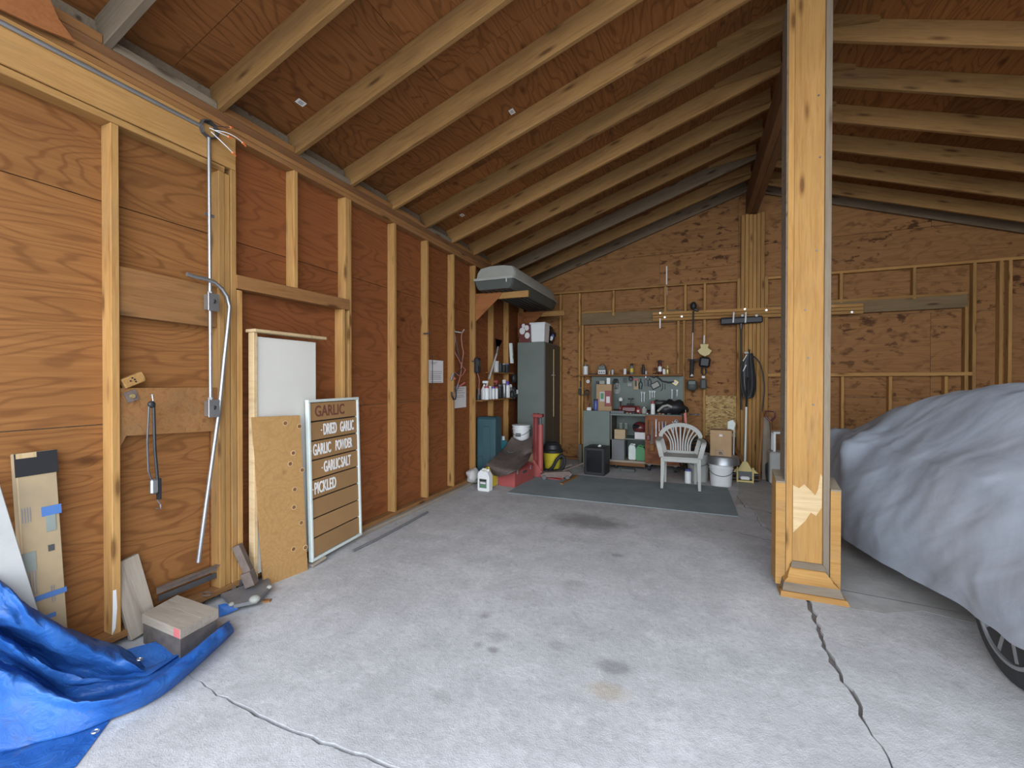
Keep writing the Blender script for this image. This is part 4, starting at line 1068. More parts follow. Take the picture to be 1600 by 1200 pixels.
items_low = [((-2.9, 5.723, 1.113), 'jar'), ]
yv = lambda p: p[1]
jar((XB, yv((-2.9, 5.723, 1.132)), zl), 'dark bottle at the near end of the lower shelf', 'black', 'black', .035, .16, 'bottle', 'bottle', 'cap')
trigger((XB, yv((-2.9, 5.914, 1.123)), zl), 'white spray bottle with an orange label on the lower shelf', 'white_plastic', 'white_plastic', .055, .29)
jar((XB + .05, yv((-2.87, 5.896, 1.125)), zl), 'white bottle in front of the white spray bottle', 'white_plastic', 'red_tool', .04, .2, 'bottle', 'bottle', 'cap')
jar((XB + .04, yv((-2.87, 6.03, 1.118)), zl), 'small white bottle with a white cap, lower shelf', 'white_plastic', 'white_plastic', .03, .2, 'bottle', 'bottle', 'cap')
jar((XB + .05, yv((-2.87, 6.121, 1.114)), zl), 'white and blue bottle with a purple top on the lower shelf', 'white_plastic', 'purple', .03, .19, 'bottle', 'bottle', 'cap')
trigger((XB, yv((-2.9, 6.256, 1.107)), zl), 'red headed spray bottle on the lower shelf', 'dark_red', 'red_tool', .045, .30)
jar((XB + .06, yv((-2.85, 6.22, 1.11)), zl), 'white bottle with a red neck before the black canister', 'white_plastic', 'red_tool', .028, .19, 'bottle', 'bottle', 'cap')
jar((XB, yv((-2.9, 6.478, 1.097)), zl), 'tall black canister on the lower shelf', 'black', 'steel_dark', .06, .22, 'canister', 'canister')
spray_can((XB, yv((-2.9, 6.66, 1.088)), zl), 'silver spray can beside the black canister', 'galvanized', 'white_paint', .04, .30)
spray_can((XB + .03, yv((-2.87, 6.725, 1.086)), zl), 'white spray can with a tall purple cap on the lower shelf', 'white_plastic', 'purple', .045, .27)
spray_can((XB, yv((-2.9, 6.935, 1.075)), zl), 'dull spray can at the far end of the lower shelf', 'grey_box', 'white_paint', .035, .22)
bx1 = G().box((0, 0, .09), (.06, .06, .18), bev=.003).o('white_box', 'white_paint'); bx1.location = (XB, yv((-2.9, 6.352, 1.633)), zu); tag(bx1, 'narrow white box on the upper left shelf', 'box')
for i, (px_, lab) in enumerate([((-2.9, 6.502, 1.637), 'black jar nearest the white box on the upper shelf'), ((-2.9, 6.632, 1.64), 'black jar in the middle of the upper shelf'), ((-2.9, 6.766, 1.643), 'black jar at the far end of the upper shelf')]):
    jar((XB, px_[1], zu), lab, 'black', ['black', 'box_grey_light', 'blue_plastic'][i], .045, .15)
# battery charger hanging on the stud
ch = thing('battery_charger', 'black battery charger hung on a stud with a red lead', 'charger', (-2.86, 5.603, 1.679))
G().box((0, 0, 0), (.06, .12, .22), bev=.015).o('case', 'black', ch); G().box((.032, 0, .03), (.004, .07, .08)).o('face_plate', 'steel_dark', ch)
G().tube([(0, 0, -.1), (.02, .02, -.2), (0, .05, -.3), (.02, .02, -.42), (0, .04, -.33)], .005, 6).o('lead', 'copper_wire', ch, 50)
G().box((-.055, 0, .06), (.06, .03, .02)).o('hanger', 'steel_dark', ch)
# snow brush
sb = thing('ice_scraper', 'long grey ice scraper hung tilted across the left studs', 'ice scraper', (-2.86, 6.264, 1.811))
O = Vector((-2.86, 6.264, 1.811))
G().cyl(Vector((-2.86, 5.985, 1.489)) - O, Vector((-2.86, 6.264, 1.882)) - O, .016, .014, 10).o('handle', 'grey_plastic', sb, 50)
G().cyl(Vector((-2.86, 6.264, 1.882)) - O, Vector((-2.86, 6.312, 1.996)) - O, .012, .02, 10).o('neck', 'galvanized', sb, 50)
a, b, c, d = [Vector(p) - O for p in ((-2.86, 6.215, 2.118), (-2.86, 6.487, 2.112), (-2.86, 6.337, 1.967), (-2.86, 6.263, 1.962))]
g = G(); g.bm.faces.new([g.bm.verts.new(p) for p in (a, b, c, d)]); bmesh.ops.solidify(g.bm, geom=g.bm.faces[:], thickness=.01); g.o('blade', 'galvanized', sb)
lv = thing('spirit_level', 'pale green level hung beside the metal cabinet', 'level', (-2.84, 6.817, 1.924))
G().box((0, 0, 0), (.05, .05, .34), (0, -4, 0), bev=.004).o('body', 'sign_frame', lv); G().box((.03, 0, -.06), (.01, .03, .05)).o('vial', 'green_plastic', lv)
gl = thing('work_gloves', 'dark gloves and leads bunched beside the metal cabinet', 'gloves', (-2.84, 6.933, 1.351))
for i in range(6): G().ball((rnd.uniform(-.03, .03), rnd.uniform(-.08, .08), rnd.uniform(-.16, .16)), (.04, .05, .08), 7).o('fold', 'black', gl, 60)
G().box((.05, .04, -.08), (.01, .06, .07)).o('tag', 'white_paint', gl)

# ================================================================ metal cabinet and the boxes on it
cbn = thing('metal_cabinet', 'tall grey metal cabinet in the back left corner', 'cabinet', (-2.575, 7.49, 0))
G().box((0, 0, 1.06), (.49, .9, 2.12), bev=.006).o('carcass', 'cab_grey', cbn)
for s, nm in ((-1, 'door'), (1, 'door')):
    d_ = G().box((.252, s * .222, 1.08), (.016, .436, 2.04), bev=.004).o(nm, 'cab_dark', cbn)
    G().cyl((.255, s * .07, 1.56), (.285, s * .07, 1.56), .014, n=10).o('knob', 'galvanized', d_)
G().box((.266, .02, 1.42), (.012, .022, 1.2), bev=.003).o('door_strip', 'pale_board', cbn)
def bx(name, label, cat_, c, d, mt, rz=0, bev=.004, parent=None, taper=None):
    o = G().box((0, 0, d[2] / 2), d, bev=bev, taper=taper).o(name, mt); o.location = c; o.rotation_euler = (0, 0, R(rz)); return tag(o, label, cat_)
o = bx('printed_box', 'red and white printed box on the metal cabinet', 'box', (-2.70, 7.16, 2.122), (.20, .16, .33), 'white_paint', 4)
G().box((0, -.081, .165), (.2, .004, .33)).o('front_print', 'dark_red', o)
for x, z, r in ((-.05, .2, .05), (.03, .25, .04), (.04, .12, .045), (-.03, .29, .03)): G().ball((x, -.083, z), (r, .003, r * 1.2), 8).o('print_patch', 'paper', o)
o = G().box((0, 0, .165), (.23, .26, .33), bev=.01, taper=1.12).o('white_bin', 'white_plastic'); o.location = (-2.46, 7.2, 2.122); tag(o, 'white plastic bin standing on the metal cabinet', 'bin')
G().box((0, 0, .318), (.285, .315, .03), bev=.006).o('rim', 'white_plastic', o)
pbag = thing('plastic_bag', 'shiny black plastic bag stuffed on top of the cabinet', 'bag', (-2.46, 7.62, 2.122))
g = G(); g.ball((0, 0, .16), (.13, .16, .17), 14)
for v in g.bm.verts: v.co += v.normal * (noise.noise(v.co * 13) * .05); v.co.z = max(v.co.z, .002)
g.o('bag_body', 'black_gloss', pbag, 50)
for (x, y, z, m_) in [(.06, -.13, .22, 'white_plastic'), (.10, -.10, .10, 'white_plastic'), (.11, -.06, .14, 'blue_plastic')]: G().ball((x, y, z), (.03, .012, .045), 7).o('print_patch', m_, pbag, 60)

# ================================================================ corner heap on the floor
tc_ = thing('carrier_case', 'dark teal plastic case standing on end against the studs', 'case', (-2.80, 5.86, 0))
G().box((0, 0, .465), (.31, .26, .93), bev=.03).o('shell', 'teal_plastic', tc_); G().box((0.02, -.135, .5), (.12, .012, .6), bev=.008).o('raised_panel', 'teal_plastic', tc_)
G().box((0, -.134, .36), (.315, .012, .012)).o('seam', 'steel_dark', tc_)
def jug(name, label, loc, d, mt, cap, rz=0, lab=None):
    t = thing(name, label, 'jug', loc, rz); X, Y, Z = d
    pr = [(-X / 2, 0), (X / 2, 0), (X / 2, Z * .70), (X * .30, Z * .90), (X * .12, Z * .93), (X * .02, Z * .88), (-X * .2, Z * .98), (-X / 2, Z * .80)]
    g = G(); g.prism(pr, (0, -Y / 2, 0), (1, 0, 0), (0, 0, 1), (0, 1, 0), Y)
    bmesh.ops.bevel(g.bm, geom=g.bm.edges[:], offset=min(X, Y) * .09, segments=2, affect='EDGES'); bo_ = g.o('body', mt, t, 40)
    G().tube([(X * .22, 0, Z * .88), (X * .05, 0, Z * .98), (-X * .15, 0, Z * .99), (-X * .38, 0, Z * .86)], Y * .1, 8).o('handle', mt, t, 50)
    G().cyl((X * .27, 0, Z * .9), (X * .27, 0, Z * 1.0), X * .11, n=12).o('cap', cap, t, 50)
    if lab:
        G().box((-.0, -Y / 2 - .001, Z * .36), (X * .62, .002, Z * .42)).o('jug_label', lab[0], t)
        for z_, m_, w_ in lab[1]: G().box((0, -Y / 2 - .0025, Z * z_), (X * w_, .001, Z * .07)).o('label_print', m_, t)
    return t
jug('white_jug', 'white plastic jug with a dark label in front of the corner heap', (-2.56, 5.24, 0), (.175, .11, .29), 'white_plastic', 'white_plastic', -4, ('green_grey', ((.5, 'black', .6), (.38, 'paper', .45), (.24, 'green_plastic', .5))))
jug('yellow_jug', 'yellow jug right behind the white jug', (-2.555, 5.291, 0), (.15, .055, .30), 'yellow_plastic', 'yellow_plastic', 84)
jug('yellow_jug', 'second yellow jug touching the light wooden board', (-2.575, 5.515, 0), (.14, .05, .28), 'yellow_plastic', 'yellow_plastic', 84)
wbd = bx('wood_offcut', 'light wood offcut standing between yellow jugs and red toolbox', 'wood offcut', (-2.524, 5.619, 0), (.075, .035, .25), 'pale_board', -5)
sk = thing('white_sack', 'crumpled white sack on the kerb by the stud foot', 'sack', (-2.84, 5.46, .04))
g = G(); g.ball((0, 0, .09), (.09, .13, .10), 12)
for v in g.bm.verts: v.co += v.normal * noise.noise(v.co * 17) * .03; v.co.z = max(v.co.z, .0)
g.o('sack_body', 'bag_white', sk, 50)
tbx = thing('toolbox', 'red metal toolbox on the floor under the brown mat', 'toolbox', (-2.355, 5.83, 0), -7)
G().box((0, 0, .105), (.27, .56, .21), bev=.004).o('body', 'red_tool', tbx)
G().prism([(-.14, .21), (.14, .21), (.14, .235), (.06, .265), (-.06, .265), (-.14, .235)], (0, -.285, 0), (1, 0, 0), (0, 0, 1), (0, 1, 0), .57).o('lid', 'red_paint', tbx)
for y in (-.2, .2): G().box((.14, y, .2), (.012, .035, .06), bev=.003).o('latch', 'galvanized', tbx)
G().box((.14, 0, .17), (.012, .12, .03), bev=.003).o('handle', 'steel_dark', tbx)
tj = jug('teal_jug', 'bright teal jerry can half hidden behind the brown mat', (-2.79, 6.24, 0), (.22, .2, .60), 'teal_bright', 'white_plastic', -5)
sup = bx('support_box', 'cardboard box under the brown mat and white bucket', 'box', (-2.47, 6.56, 0), (.36, .36, .38), 'cardboard')
def bucket(name, label, loc, r, h, mt, rz=0, handle=True, cat_='bucket', lid=False, lab=None):
    t = thing(name, label, cat_, loc, rz)
    pr = [(r * .86, 0), (r * .87, .004), (r * .97, h * .80), (r * 1.04, h * .81), (r * 1.04, h * .84), (r * .98, h * .85), (r, h * .95), (r * 1.06, h * .955), (r * 1.06, h)]
    pr += [(r * .97, h), (r * .84, .02), (0, .02)] if not lid else [(r * .6, h + .005), (0, h + .006)]
    G().lathe(pr, (0, 0, 0), 28).o('pail', mt, t, 40)
    if handle: G().tube([(r * 1.05 * cos(a), -r * 1.05 * abs(sin(a)) * .9 - .01, h * .84 - .10 * sin(a)) for a in [pi * i / 14 for i in range(15)]], .004, 6).o('bail_handle', 'steel_dark', t, 50)
    if lab: G().lathe([(r * .945, h * .3), (r * .95, h * .3), (r * .975, h * .6), (r * .97, h * .6)], (0, 0, 0), 28).o('label_band', lab, t)
    return t
bucket('white_bucket', 'white plastic bucket raised behind the brown mat', (-2.565, 6.58, .382), .145, .37, 'white_plastic', lid=True)
G().box((0, 0, 0), (.09, .003, .06)).o('bucket_label', 'grey_box', bpy.data.objects['white_bucket']).location = (.0, -.141, .22)
# brown mat
mp = [[(-2.612, 6.3, 0.582), (-2.479, 6.29, 0.541), (-2.374, 6.29, 0.566), (-2.273, 6.3, 0.629)], [(-2.669, 6.06, 0.424), (-2.5, 6.03, 0.41), (-2.342, 6.02, 0.393), (-2.192, 6.05, 0.426)], [(-2.554, 5.348, 0.36), (-2.454, 5.463, 0.33), (-2.283, 5.507, 0.3), (-2.331, 6.373, 0.3)], [(-2.656, 5.418, 0.27), (-2.442, 5.312, 0.28), (-2.191, 5.309, 0.275), (-2.218, 5.879, 0.275)], [(-2.658, 5.483, 0.16), (-2.479, 5.475, 0.15), (-2.329, 5.289, 0.2), (-2.161, 5.302, 0.262)]]
rows = []
cols = [cat([mp[i][j] for i in range(5)], 26) for j in range(4)]
for i in range(26): rows.append(cat([cols[j][i] for j in range(4)], 20))
for r_ in rows:
    for p in r_: p.z += noise.noise(p * 8) * .012
g = G().grid(rows); bmesh.ops.solidify(g.bm, geom=g.bm.faces[:], thickness=.008); o = g.o('floor_mat', 'mat_brown', None, 60); tag(o, 'brown carpet mat draped from the bucket over the toolbox', 'mat')
for x, y in ((-2.42, 5.96),): pass
gh = G().tube([(-.04, 0, .02), (-.02, .0, 0), (.03, .02, .0), (.05, .03, .02)], .006, 6).o('cord_end', 'steel_dark'); gh.location = Vector((-2.338, 5.594, 0.44)) + Vector((0, -.02, .03)); tag(gh, 'small dark hook lying on the brown mat', 'hook')

# red jack with column and ram
rj = thing('red_jack', 'red steel lifting jack with an upright column and ram', 'jack', (-2.19, 6.30, 0))
cc = Vector((-.0, 0, 0))
for nm, c_, d in (('column_web', (-.035, .04, .49), (.06, .012, .95)), ('column_flange', (-.065, .015, .49), (.012, .06, .95)), ('column_flange', (-.005, .015, .49), (.012, .06, .95))): G().box(c_, d, bev=.002).o(nm, 'red_paint', rj)
G().cyl((.045, 0, .08), (.045, 0, .80), .042, n=18).o('ram_cylinder', 'red_tool', rj, 50); G().cyl((.045, 0, .80), (.045, 0, .9), .02, n=12).o('ram_rod', 'steel_dark', rj, 50)
G().box((.0, .02, .93), (.16, .10, .05), bev=.004).o('head_plate', 'red_paint', rj)
G().prism([(-.06, 0), (.42, 0), (.42, .04), (.12, .06), (-.03, .26), (-.06, .26)], (0, -.06, 0), (1, 0, 0), (0, 0, 1), (0, 1, 0), .012).o('foot_gusset', 'red_tool', rj)
G().box((.16, -.02, .012), (.5, .14, .024), (0, 0, -14), bev=.003).o('foot_plate', 'red_tool', rj)

# shop vacuum
sv = thing('shop_vacuum', 'yellow and black shop vacuum with a coiled hose', 'vacuum', (-2.13, 6.86, 0))
G().lathe([(.10, .0), (.125, .01), (.155, .27), (.16, .28)], (0, 0, .03), 24).o('drum', 'yellow_plastic', sv, 40)
G().lathe([(.175, .30), (.178, .335), (.165, .35), (.15, .36), (.135, .42), (.09, .46), (0, .465)], (0, 0, 0), 24).o('motor_head', 'black', sv, 30)
G().box((0, 0, .478), (.12, .04, .02), bev=.006).o('handle', 'black_rubber', sv)
G().tube(cat([(.16, -.06, .22), (.2, -.14, .28), (.14, -.2, .22), (.06, -.2, .08), (.0, -.21, .03), (.12, -.24, .03), (.24, -.2, .1), (.24, -.14, .24), (.17, -.17, .28)], 40), .026, 10).o('hose', 'black_rubber', sv, 50)
for a in (40, 140, 220, 320): G().cyl((.13 * cos(R(a)), .13 * sin(R(a)), .0), (.13 * cos(R(a)), .13 * sin(R(a)), .045), .022, n=10).o('caster', 'black', sv)
# low jack and boards
fj = thing('trolley_part', 'low dusty metal trolley part with a lever beside the vacuum', 'trolley', (-1.883, 6.227, 0.012), 20)
G().prism([(-.2, .03), (.2, .03), (.24, .08), (.2, .12), (-.15, .10), (-.22, .07)], (0, -.05, 0), (1, 0, 0), (0, 0, 1), (0, 1, 0), .10).o('frame', 'rust_steel', fj)
for x in (-.17, .17):
    for y in (-.06, .06): G().cyl((x, y - .012, .03), (x, y + .012, .03), .03, n=12).o('wheel', 'steel_dark', fj)
G().cyl((.1, 0, .11), (.42, .16, .2), .016, n=8).o('lever', 'rust_steel', fj)
lean_board('flat_board', 'thin brown board lying at the edge of the carpet', 'board', (-1.711, 5.934, 0.015), (-1.631, 6.529, 0.02), .05, .02, 'brown_board', (1, .2, 0))
lean_board('flat_board', 'dark board lying behind the metal trolley part', 'board', (-2.038, 6.881, 0.02), (-1.891, 7.132, 0.06), .05, .02, 'dusty_board', (1, .2, 0))

# ================================================================ carpet
cpt = G().box((-.90, 5.93, .006), (2.68, 1.38, .010), (0, 0, .8), bev=.003).o('carpet', 'carpet_green'); tag(cpt, 'worn grey green carpet in front of the workbench', 'carpet')

# ================================================================ workbench corner (back wall)
FB = 7.36            # front of the bench
bench = thing('workbench', 'grey green workbench on casters with open shelves and a tool panel', 'workbench', (-.63, 7.64, 0))
xl, xr, zt0 = -.78, .80, .915    # local x limits
BX = lambda px, y=FB: None
x_a = (-1.287, 7.36, 0.983)[0] + .63; x_b = (-0.164, 7.36, 1.012)[0] + .63; x_m = (-0.723, 7.36, 0.998)[0] + .63
G().box(((x_a + x_b) / 2, 0, .905), (x_b - x_a, .56, .035), bev=.003).o('worktop', 'green_grey', bench)
G().box(((x_a + x_b) / 2, -.01, .135), (x_b - x_a, .54, .035), bev=.002).o('bottom_board', 'dusty_board', bench)
G().box(((x_a + x_b) / 2, .26, .52), (x_b - x_a, .02, .74)).o('back_board', 'green_grey', bench)
G().box((x_a + .015, 0, .52), (.03, .54, .74)).o('side_board', 'cab_dark', bench)
G().box((x_b - .015, 0, .52), (.03, .54, .74)).o('side_board', 'ply_red', bench)
G().box(((x_a + .22 + x_m) / 2, .02, .50), (x_m - x_a - .22, .46, .018)).o('shelf_board', 'green_grey', bench)
G().box(((x_m + x_b) / 2 + .002, -.29, .52), (x_b - x_m, .018, .78), bev=.001).o('tool_panel', 'ply_red', bench)
G().box(((x_a + x_m) / 2, -.27, .09), (x_m - x_a, .03, .05)).o('base_rail', 'beam_wood', bench)
for x in (x_a + .1, x_m + .06, x_b - .1):
    for y in (-.2, .2):
        c_ = G().cyl((x - .018, y, .05), (x + .018, y, .05), .05, n=16).o('caster_wheel', 'black_rubber', bench, 40)
        G().box((x, y, .1), (.05, .06, .02)).o('caster_fork', 'steel_dark', c_)
# tall board to the left of the bench opening
dp = bx('grey_door_panel', 'grey green wooden door panel standing left of the workbench', 'panel', ((-1.505, 7.33, 0.979)[0], 7.33, .0), ((-1.282, 7.33, 0.985)[0] - (-1.734, 7.33, 0.973)[0] - .008, .03, .96), 'green_grey', 0, .003)
lw = bx('low_wall_cabinet', 'low wooden cabinet behind the grey door panel', 'cabinet', ((-1.505, 7.33, 0.979)[0], 7.60, .0), (.34, .46, .94), 'green_grey')

# wrenches on the tool panel
def wrench(px, y0, y1, w_, mt, lab, Yp=7.325, ring=False, grp=None, par=None):
    p0, p1 = Vector(px[0]), Vector(px[1]); o_ = (p0 + p1) / 2
    t = thing('wrench', lab, 'wrench', o_, group=grp); a, b = p0 - o_, p1 - o_
    G().box((a + b) / 2, (w_, .008, (b - a).length), ( 0, -math.degrees(math.atan2(a.x - b.x, a.z - b.z)) * -1, 0), bev=.002).o('shank', mt, t)
    if ring: G().tube([a + Vector((.022 * cos(q), 0, .022 * sin(q))) for q in [i * pi / 8 for i in range(17)]], .008, 6).o('ring_end', mt, t)
    else:
        for sg in (-1, 1): G().box(a + Vector((sg * w_ * .55, 0, .012)), (w_ * .5, .01, .035), (0, sg * 15, 0), bev=.002).o('jaw', mt, t)
    G().cyl(b + Vector((0, -.006, 0)), b + Vector((0, .006, 0)), w_ * .8, n=10).o('end', mt, t)
    return t
wrench(((-0.552, 7.32, 0.831), (-0.551, 7.32, 0.586)), 0, 0, .015, 'galvanized', 'largest open wrench on the red brown tool panel')
wrench(((-0.504, 7.32, 0.792), (-0.503, 7.32, 0.67)), 0, 0, .011, 'galvanized', 'first short wrench right of the largest one')
wrench(((-0.455, 7.32, 0.794), (-0.455, 7.32, 0.662)), 0, 0, .011, 'galvanized', 'short wrench beside the blue handle')
wrench(((-0.407, 7.32, 0.796), (-0.407, 7.32, 0.685)), 0, 0, .011, 'galvanized', 'short wrench right of the blue handle')
wrench(((-0.293, 7.32, 0.8), (-0.293, 7.32, 0.649)), 0, 0, .018, 'galvanized', 'wrench left of the ring spanner on the tool panel')
wrench(((-0.247, 7.32, 0.832), (-0.246, 7.32, 0.652)), 0, 0, .016, 'galvanized', 'ring spanner at the right end of the tool panel', ring=True)
bh2 = bx('screwdriver', 'blue handled screwdriver among the short wrenches', 'screwdriver', (-0.431, 7.315, 0.664), (.018, .018, .1), 'blue_plastic')
G().cyl((0, 0, .1), (0, 0, .15), .004, n=6).o('blade', 'steel_bright', bh2)
sw_ = thing('hand_saw', 'old hand saw with a wooden grip on the tool panel', 'saw', (-0.619, 7.315, 0.645))
g = G(); g.prism([(-.02, -.2), (.03, -.2), (.015, .17), (-.0, .17)], (0, 0, 0), (1, 0, 0), (0, 0, 1), (0, 1, 0), .004); g.o('blade', 'rust_steel', sw_)
G().box((.01, -.005, -.25), (.07, .022, .11), bev=.012).o('grip', 'brown_board', sw_)
hm = thing('mallet', 'dark wooden mallet hung at the left of the tool panel', 'mallet', (-0.669, 7.315, 0.715))
G().cyl((0, 0, -.14), (0, 0, .12), .009, n=8).o('handle', 'beam_wood', hm); G().box((0, 0, -.16), (.06, .04, .09), bev=.01).o('head', 'dark_red', hm)

# things on the bench shelves
def wob(px, Y): return (px[0], Y, px[2])
def B_(p): return p
zs2 = .5095; zbb = .153
bx('crate_box', 'tan cardboard crate on the bench floor shelf, upper left', 'box', ((-1.139, 7.5, 0.547)[0], 7.55, zbb + .295), (.18, .2, .2), 'tan')
bx('crate_plinth', 'box under the tan crate inside the bench', 'box', ((-1.16, 7.5, 0.546)[0], 7.69, zbb), (.20, .12, .29), 'box_grey_dark')
for p, lab in (((-1.137, 7.55, 0.715), 'small camouflage tin on the tan crate, left'), ((-1.052, 7.55, 0.718), 'small camouflage tin on the tan crate, right')):
    jar((p[0], 7.57, zbb + .497), lab, 'green_grey', 'box_grey_light', .035, .10, 'tin', 'tin')
bx('grey_crate', 'flat grey crate at the front of the bench bottom', 'crate', ((-1.169, 7.43, 0.179)[0], 7.47, zbb), (.235, .2, .335), 'grey_box')
bx('red_white_box', 'red and white box on the bench shelf', 'box', ((-0.806, 7.5, 0.458)[0], 7.5, zs2), (.17, .2, .11), 'paper')
hl = thing('red_helmet', 'dark red helmet resting on the red and white box', 'helmet', ((-0.817, 7.5, 0.69)[0], 7.5, zs2 + .112))
g = G(); g.ball((0, 0, .07), (.125, .12, .095), 12)
for v in g.bm.verts: v.co.z = max(v.co.z, .001)
g.o('helmet_shell', 'dark_red', hl, 60); G().box((-.05, -.095, .09), (.11, .05, .06), (20, 0, 0), bev=.01).o('visor', 'black_gloss', hl)
jug('white_jug', 'pale jug with a slanted top in the bench bottom', ((-0.939, 7.5, 0.162)[0], 7.52, zbb), (.12, .10, .26), 'sign_frame', 'white_plastic', 0)
jug('green_jug', 'green container beside the pale jug in the bench bottom', ((-0.8, 7.45, 0.18)[0], 7.48, zbb), (.15, .12, .25), 'green_plastic', 'green_plastic', 0)

# pegboard, upper shelf
pgb = bx('pegboard', 'grey green pegboard on the back wall above the workbench', 'pegboard', (((-1.716, 7.95, 1.404)[0] + (-0.159, 7.95, 1.41)[0]) / 2, 7.928, (-0.976, 7.95, 0.955)[2]), ((-0.159, 7.95, 1.41)[0] - (-1.716, 7.95, 1.404)[0], .014, (-0.978, 7.95, 1.542)[2] - (-0.976, 7.95, 0.955)[2]), 'green_grey', 0, .002)
ush = beam('wall_shelf', ((-1.93, 7.95, 1.556)[0], 7.87, 1.56), ((-0.179, 7.95, 1.562)[0], 7.87, 1.56), .16, .025, 'brown_board'); tag(ush, 'long shelf of cans above the pegboard', 'shelf')
ZU = 1.5735; YU = 7.84
ux_ = lambda p: p[0]
def US(p): return (p[0], YU, ZU)
jar(US((-1.809, 7.84, 1.566)), 'white can with a dark lid at the left end of the long shelf', 'white_plastic', 'steel_dark', .045, .18, 'can', 'can')
rd = thing('battery_tester', 'small grey instrument box with two dials on the long shelf', 'instrument', US((-1.508, 7.84, 1.565)))
G().prism([(-.07, 0), (.07, 0), (.07, .085), (.05, .16), (-.05, .16), (-.07, .085)], (0, -.045, 0), (1, 0, 0), (0, 0, 1), (0, 1, 0), .09).o('case', 'box_grey_dark', rd)
G().box((0, -.048, .045), (.13, .006, .07)).o('panel', 'paper', rd); G().box((0, -.05, .12), (.10, .006, .05)).o('meter_glass', 'green_grey', rd)
for x in (-.04, .0, .04): G().cyl((x, -.05, .04), (x, -.06, .04), .012, n=10).o('dial', 'black', rd)
G().tube([(-.04, 0, .16), (-.02, 0, .19), (.02, 0, .19), (.04, 0, .16)], .006, 6).o('handle', 'black', rd)
bx('dark_tray', 'thin dark tray under the instrument box side', 'tray', US((-1.669, 7.84, 1.566)), (.12, .08, .02), 'black')
jar(US((-1.384, 7.84, 1.565)), 'small orange capped tube on the long shelf', 'tan', 'tan', .018, .07, 'tube', 'tube', 'cap')
jar(US((-1.328, 7.84, 1.564)), 'small pale bottle right of the orange capped tube', 'bag_white', 'steel_dark', .02, .10, 'bottle', 'bottle', 'cap')
jar(US((-1.112, 7.84, 1.564)), 'short white can in the middle of the long shelf', 'white_plastic', 'white_plastic', .026, .10, 'can', 'can')
spray_can(US((-0.997, 7.84, 1.563)), 'black topped spray can with a yellow foot on the long shelf', 'green_grey', 'black', .03, .19, 'yellow_plastic')
spray_can(US((-0.804, 7.84, 1.562)), 'slim black aerosol on the long shelf', 'black', 'black', .025, .17)
jar(US((-0.757, 7.84, 1.562)), 'tiny white bottle beside the slim black aerosol', 'bag_white', 'black', .016, .07, 'bottle', 'bottle', 'cap')
spray_can(US((-0.532, 7.84, 1.561)), 'tall dark bottle with a white label on the long shelf', 'dark_red', 'black', .032, .24, 'white_plastic', 'bottle')
jar(US((-0.465, 7.84, 1.561)), 'small white can right of the tall dark bottle', 'white_plastic', 'white_plastic', .024, .09, 'can', 'can')
tr = thing('brass_torch', 'brass blow torch at the right end of the long shelf', 'blow torch', US((-0.409, 7.84, 1.561)))
G().lathe([(.03, 0), (.034, .01), (.03, .08), (.01, .10), (.01, .15), (0, .155)], (0, 0, 0), 14).o('tank', 'brass', tr, 40); G().cyl((-.035, 0, .115), (.035, 0, .115), .007, n=8).o('burner', 'brass', tr)

# pegboard tools, hung 2 cm proud of the board
YP = 7.90
def hung(name, label, cat_, p): return thing(name, label, cat_, (p[0], YP, p[2]))
t = hung('wall_gauge', 'white round gauge on the wall left of the pegboard', 'gauge', (-1.781, 7.9, 1.45))
G().cyl((0, .02, 0), (0, 0, 0), .032, n=18).o('rim', 'white_paint', t, 40); G().cyl((0, 0, 0), (0, -.003, 0), .02, n=14).o('face', 'paper', t); G().box((0, -.004, .006), (.004, .002, .022), (0, 20, 0)).o('needle', 'black', t)
t = hung('black_rack', 'black hooked rack with hanging coil left of the pegboard', 'rack', (-1.857, 7.9, 1.204))
G().box((0, 0, 0), (.16, .02, .012)).o('bar', 'black', t); G().box((-.07, 0, .06), (.05, .04, .11), bev=.008).o('holster', 'black', t)
G().tube([(.06 + .035 * cos(q), 0, .05 + .04 * sin(q)) for q in [i * pi / 8 for i in range(17)]], .012, 8).o('coil', 'black', t)
G().tube([(.08, 0, 0), (.085, -.01, -.06), (.07, -.01, -.1)], .008, 6).o('cord', 'black', t)
t = hung('putty_knife', 'dark handled putty knife on the stud left of the pegboard', 'knife', (-1.917, 7.9, 1.403))
G().box((0, 0, 0), (.025, .015, .12), bev=.005).o('handle', 'black', t); G().box((0, 0, -.07), (.03, .004, .05)).o('blade', 'steel_dark', t)
t = hung('sanding_sheet', 'grey sanding sheet at the left top of the pegboard', 'sanding sheet', (-1.12, 7.9, 1.474)); G().box((0, 0, 0), (.07, .006, .09)).o('sheet', 'box_grey_dark', t)
t = hung('tape_roll', 'black tape roll hanging on the pegboard', 'tape roll', (-1.021, 7.9, 1.497)); G().tube([(.03 * cos(q), 0, .03 * sin(q)) for q in [i * pi / 8 for i in range(17)]], .013, 8).o('roll', 'black', t)
t = hung('pale_packet', 'pale packet below the tape roll on the pegboard', 'packet', (-1.037, 7.9, 1.395)); G().box((0, 0, 0), (.07, .008, .05)).o('packet_body', 'box_grey_light', t)
t = hung('orange_packet', 'orange and white blister pack in the middle of the pegboard', 'packet', (-0.934, 7.9, 1.407)); G().box((0, 0, 0), (.085, .012, .20), bev=.004).o('card', 'tan', t); G().box((0, -.01, .01), (.035, .008, .1)).o('blister', 'black', t); G().box((0, -.008, .075), (.085, .006, .04)).o('header', 'red_tool', t)
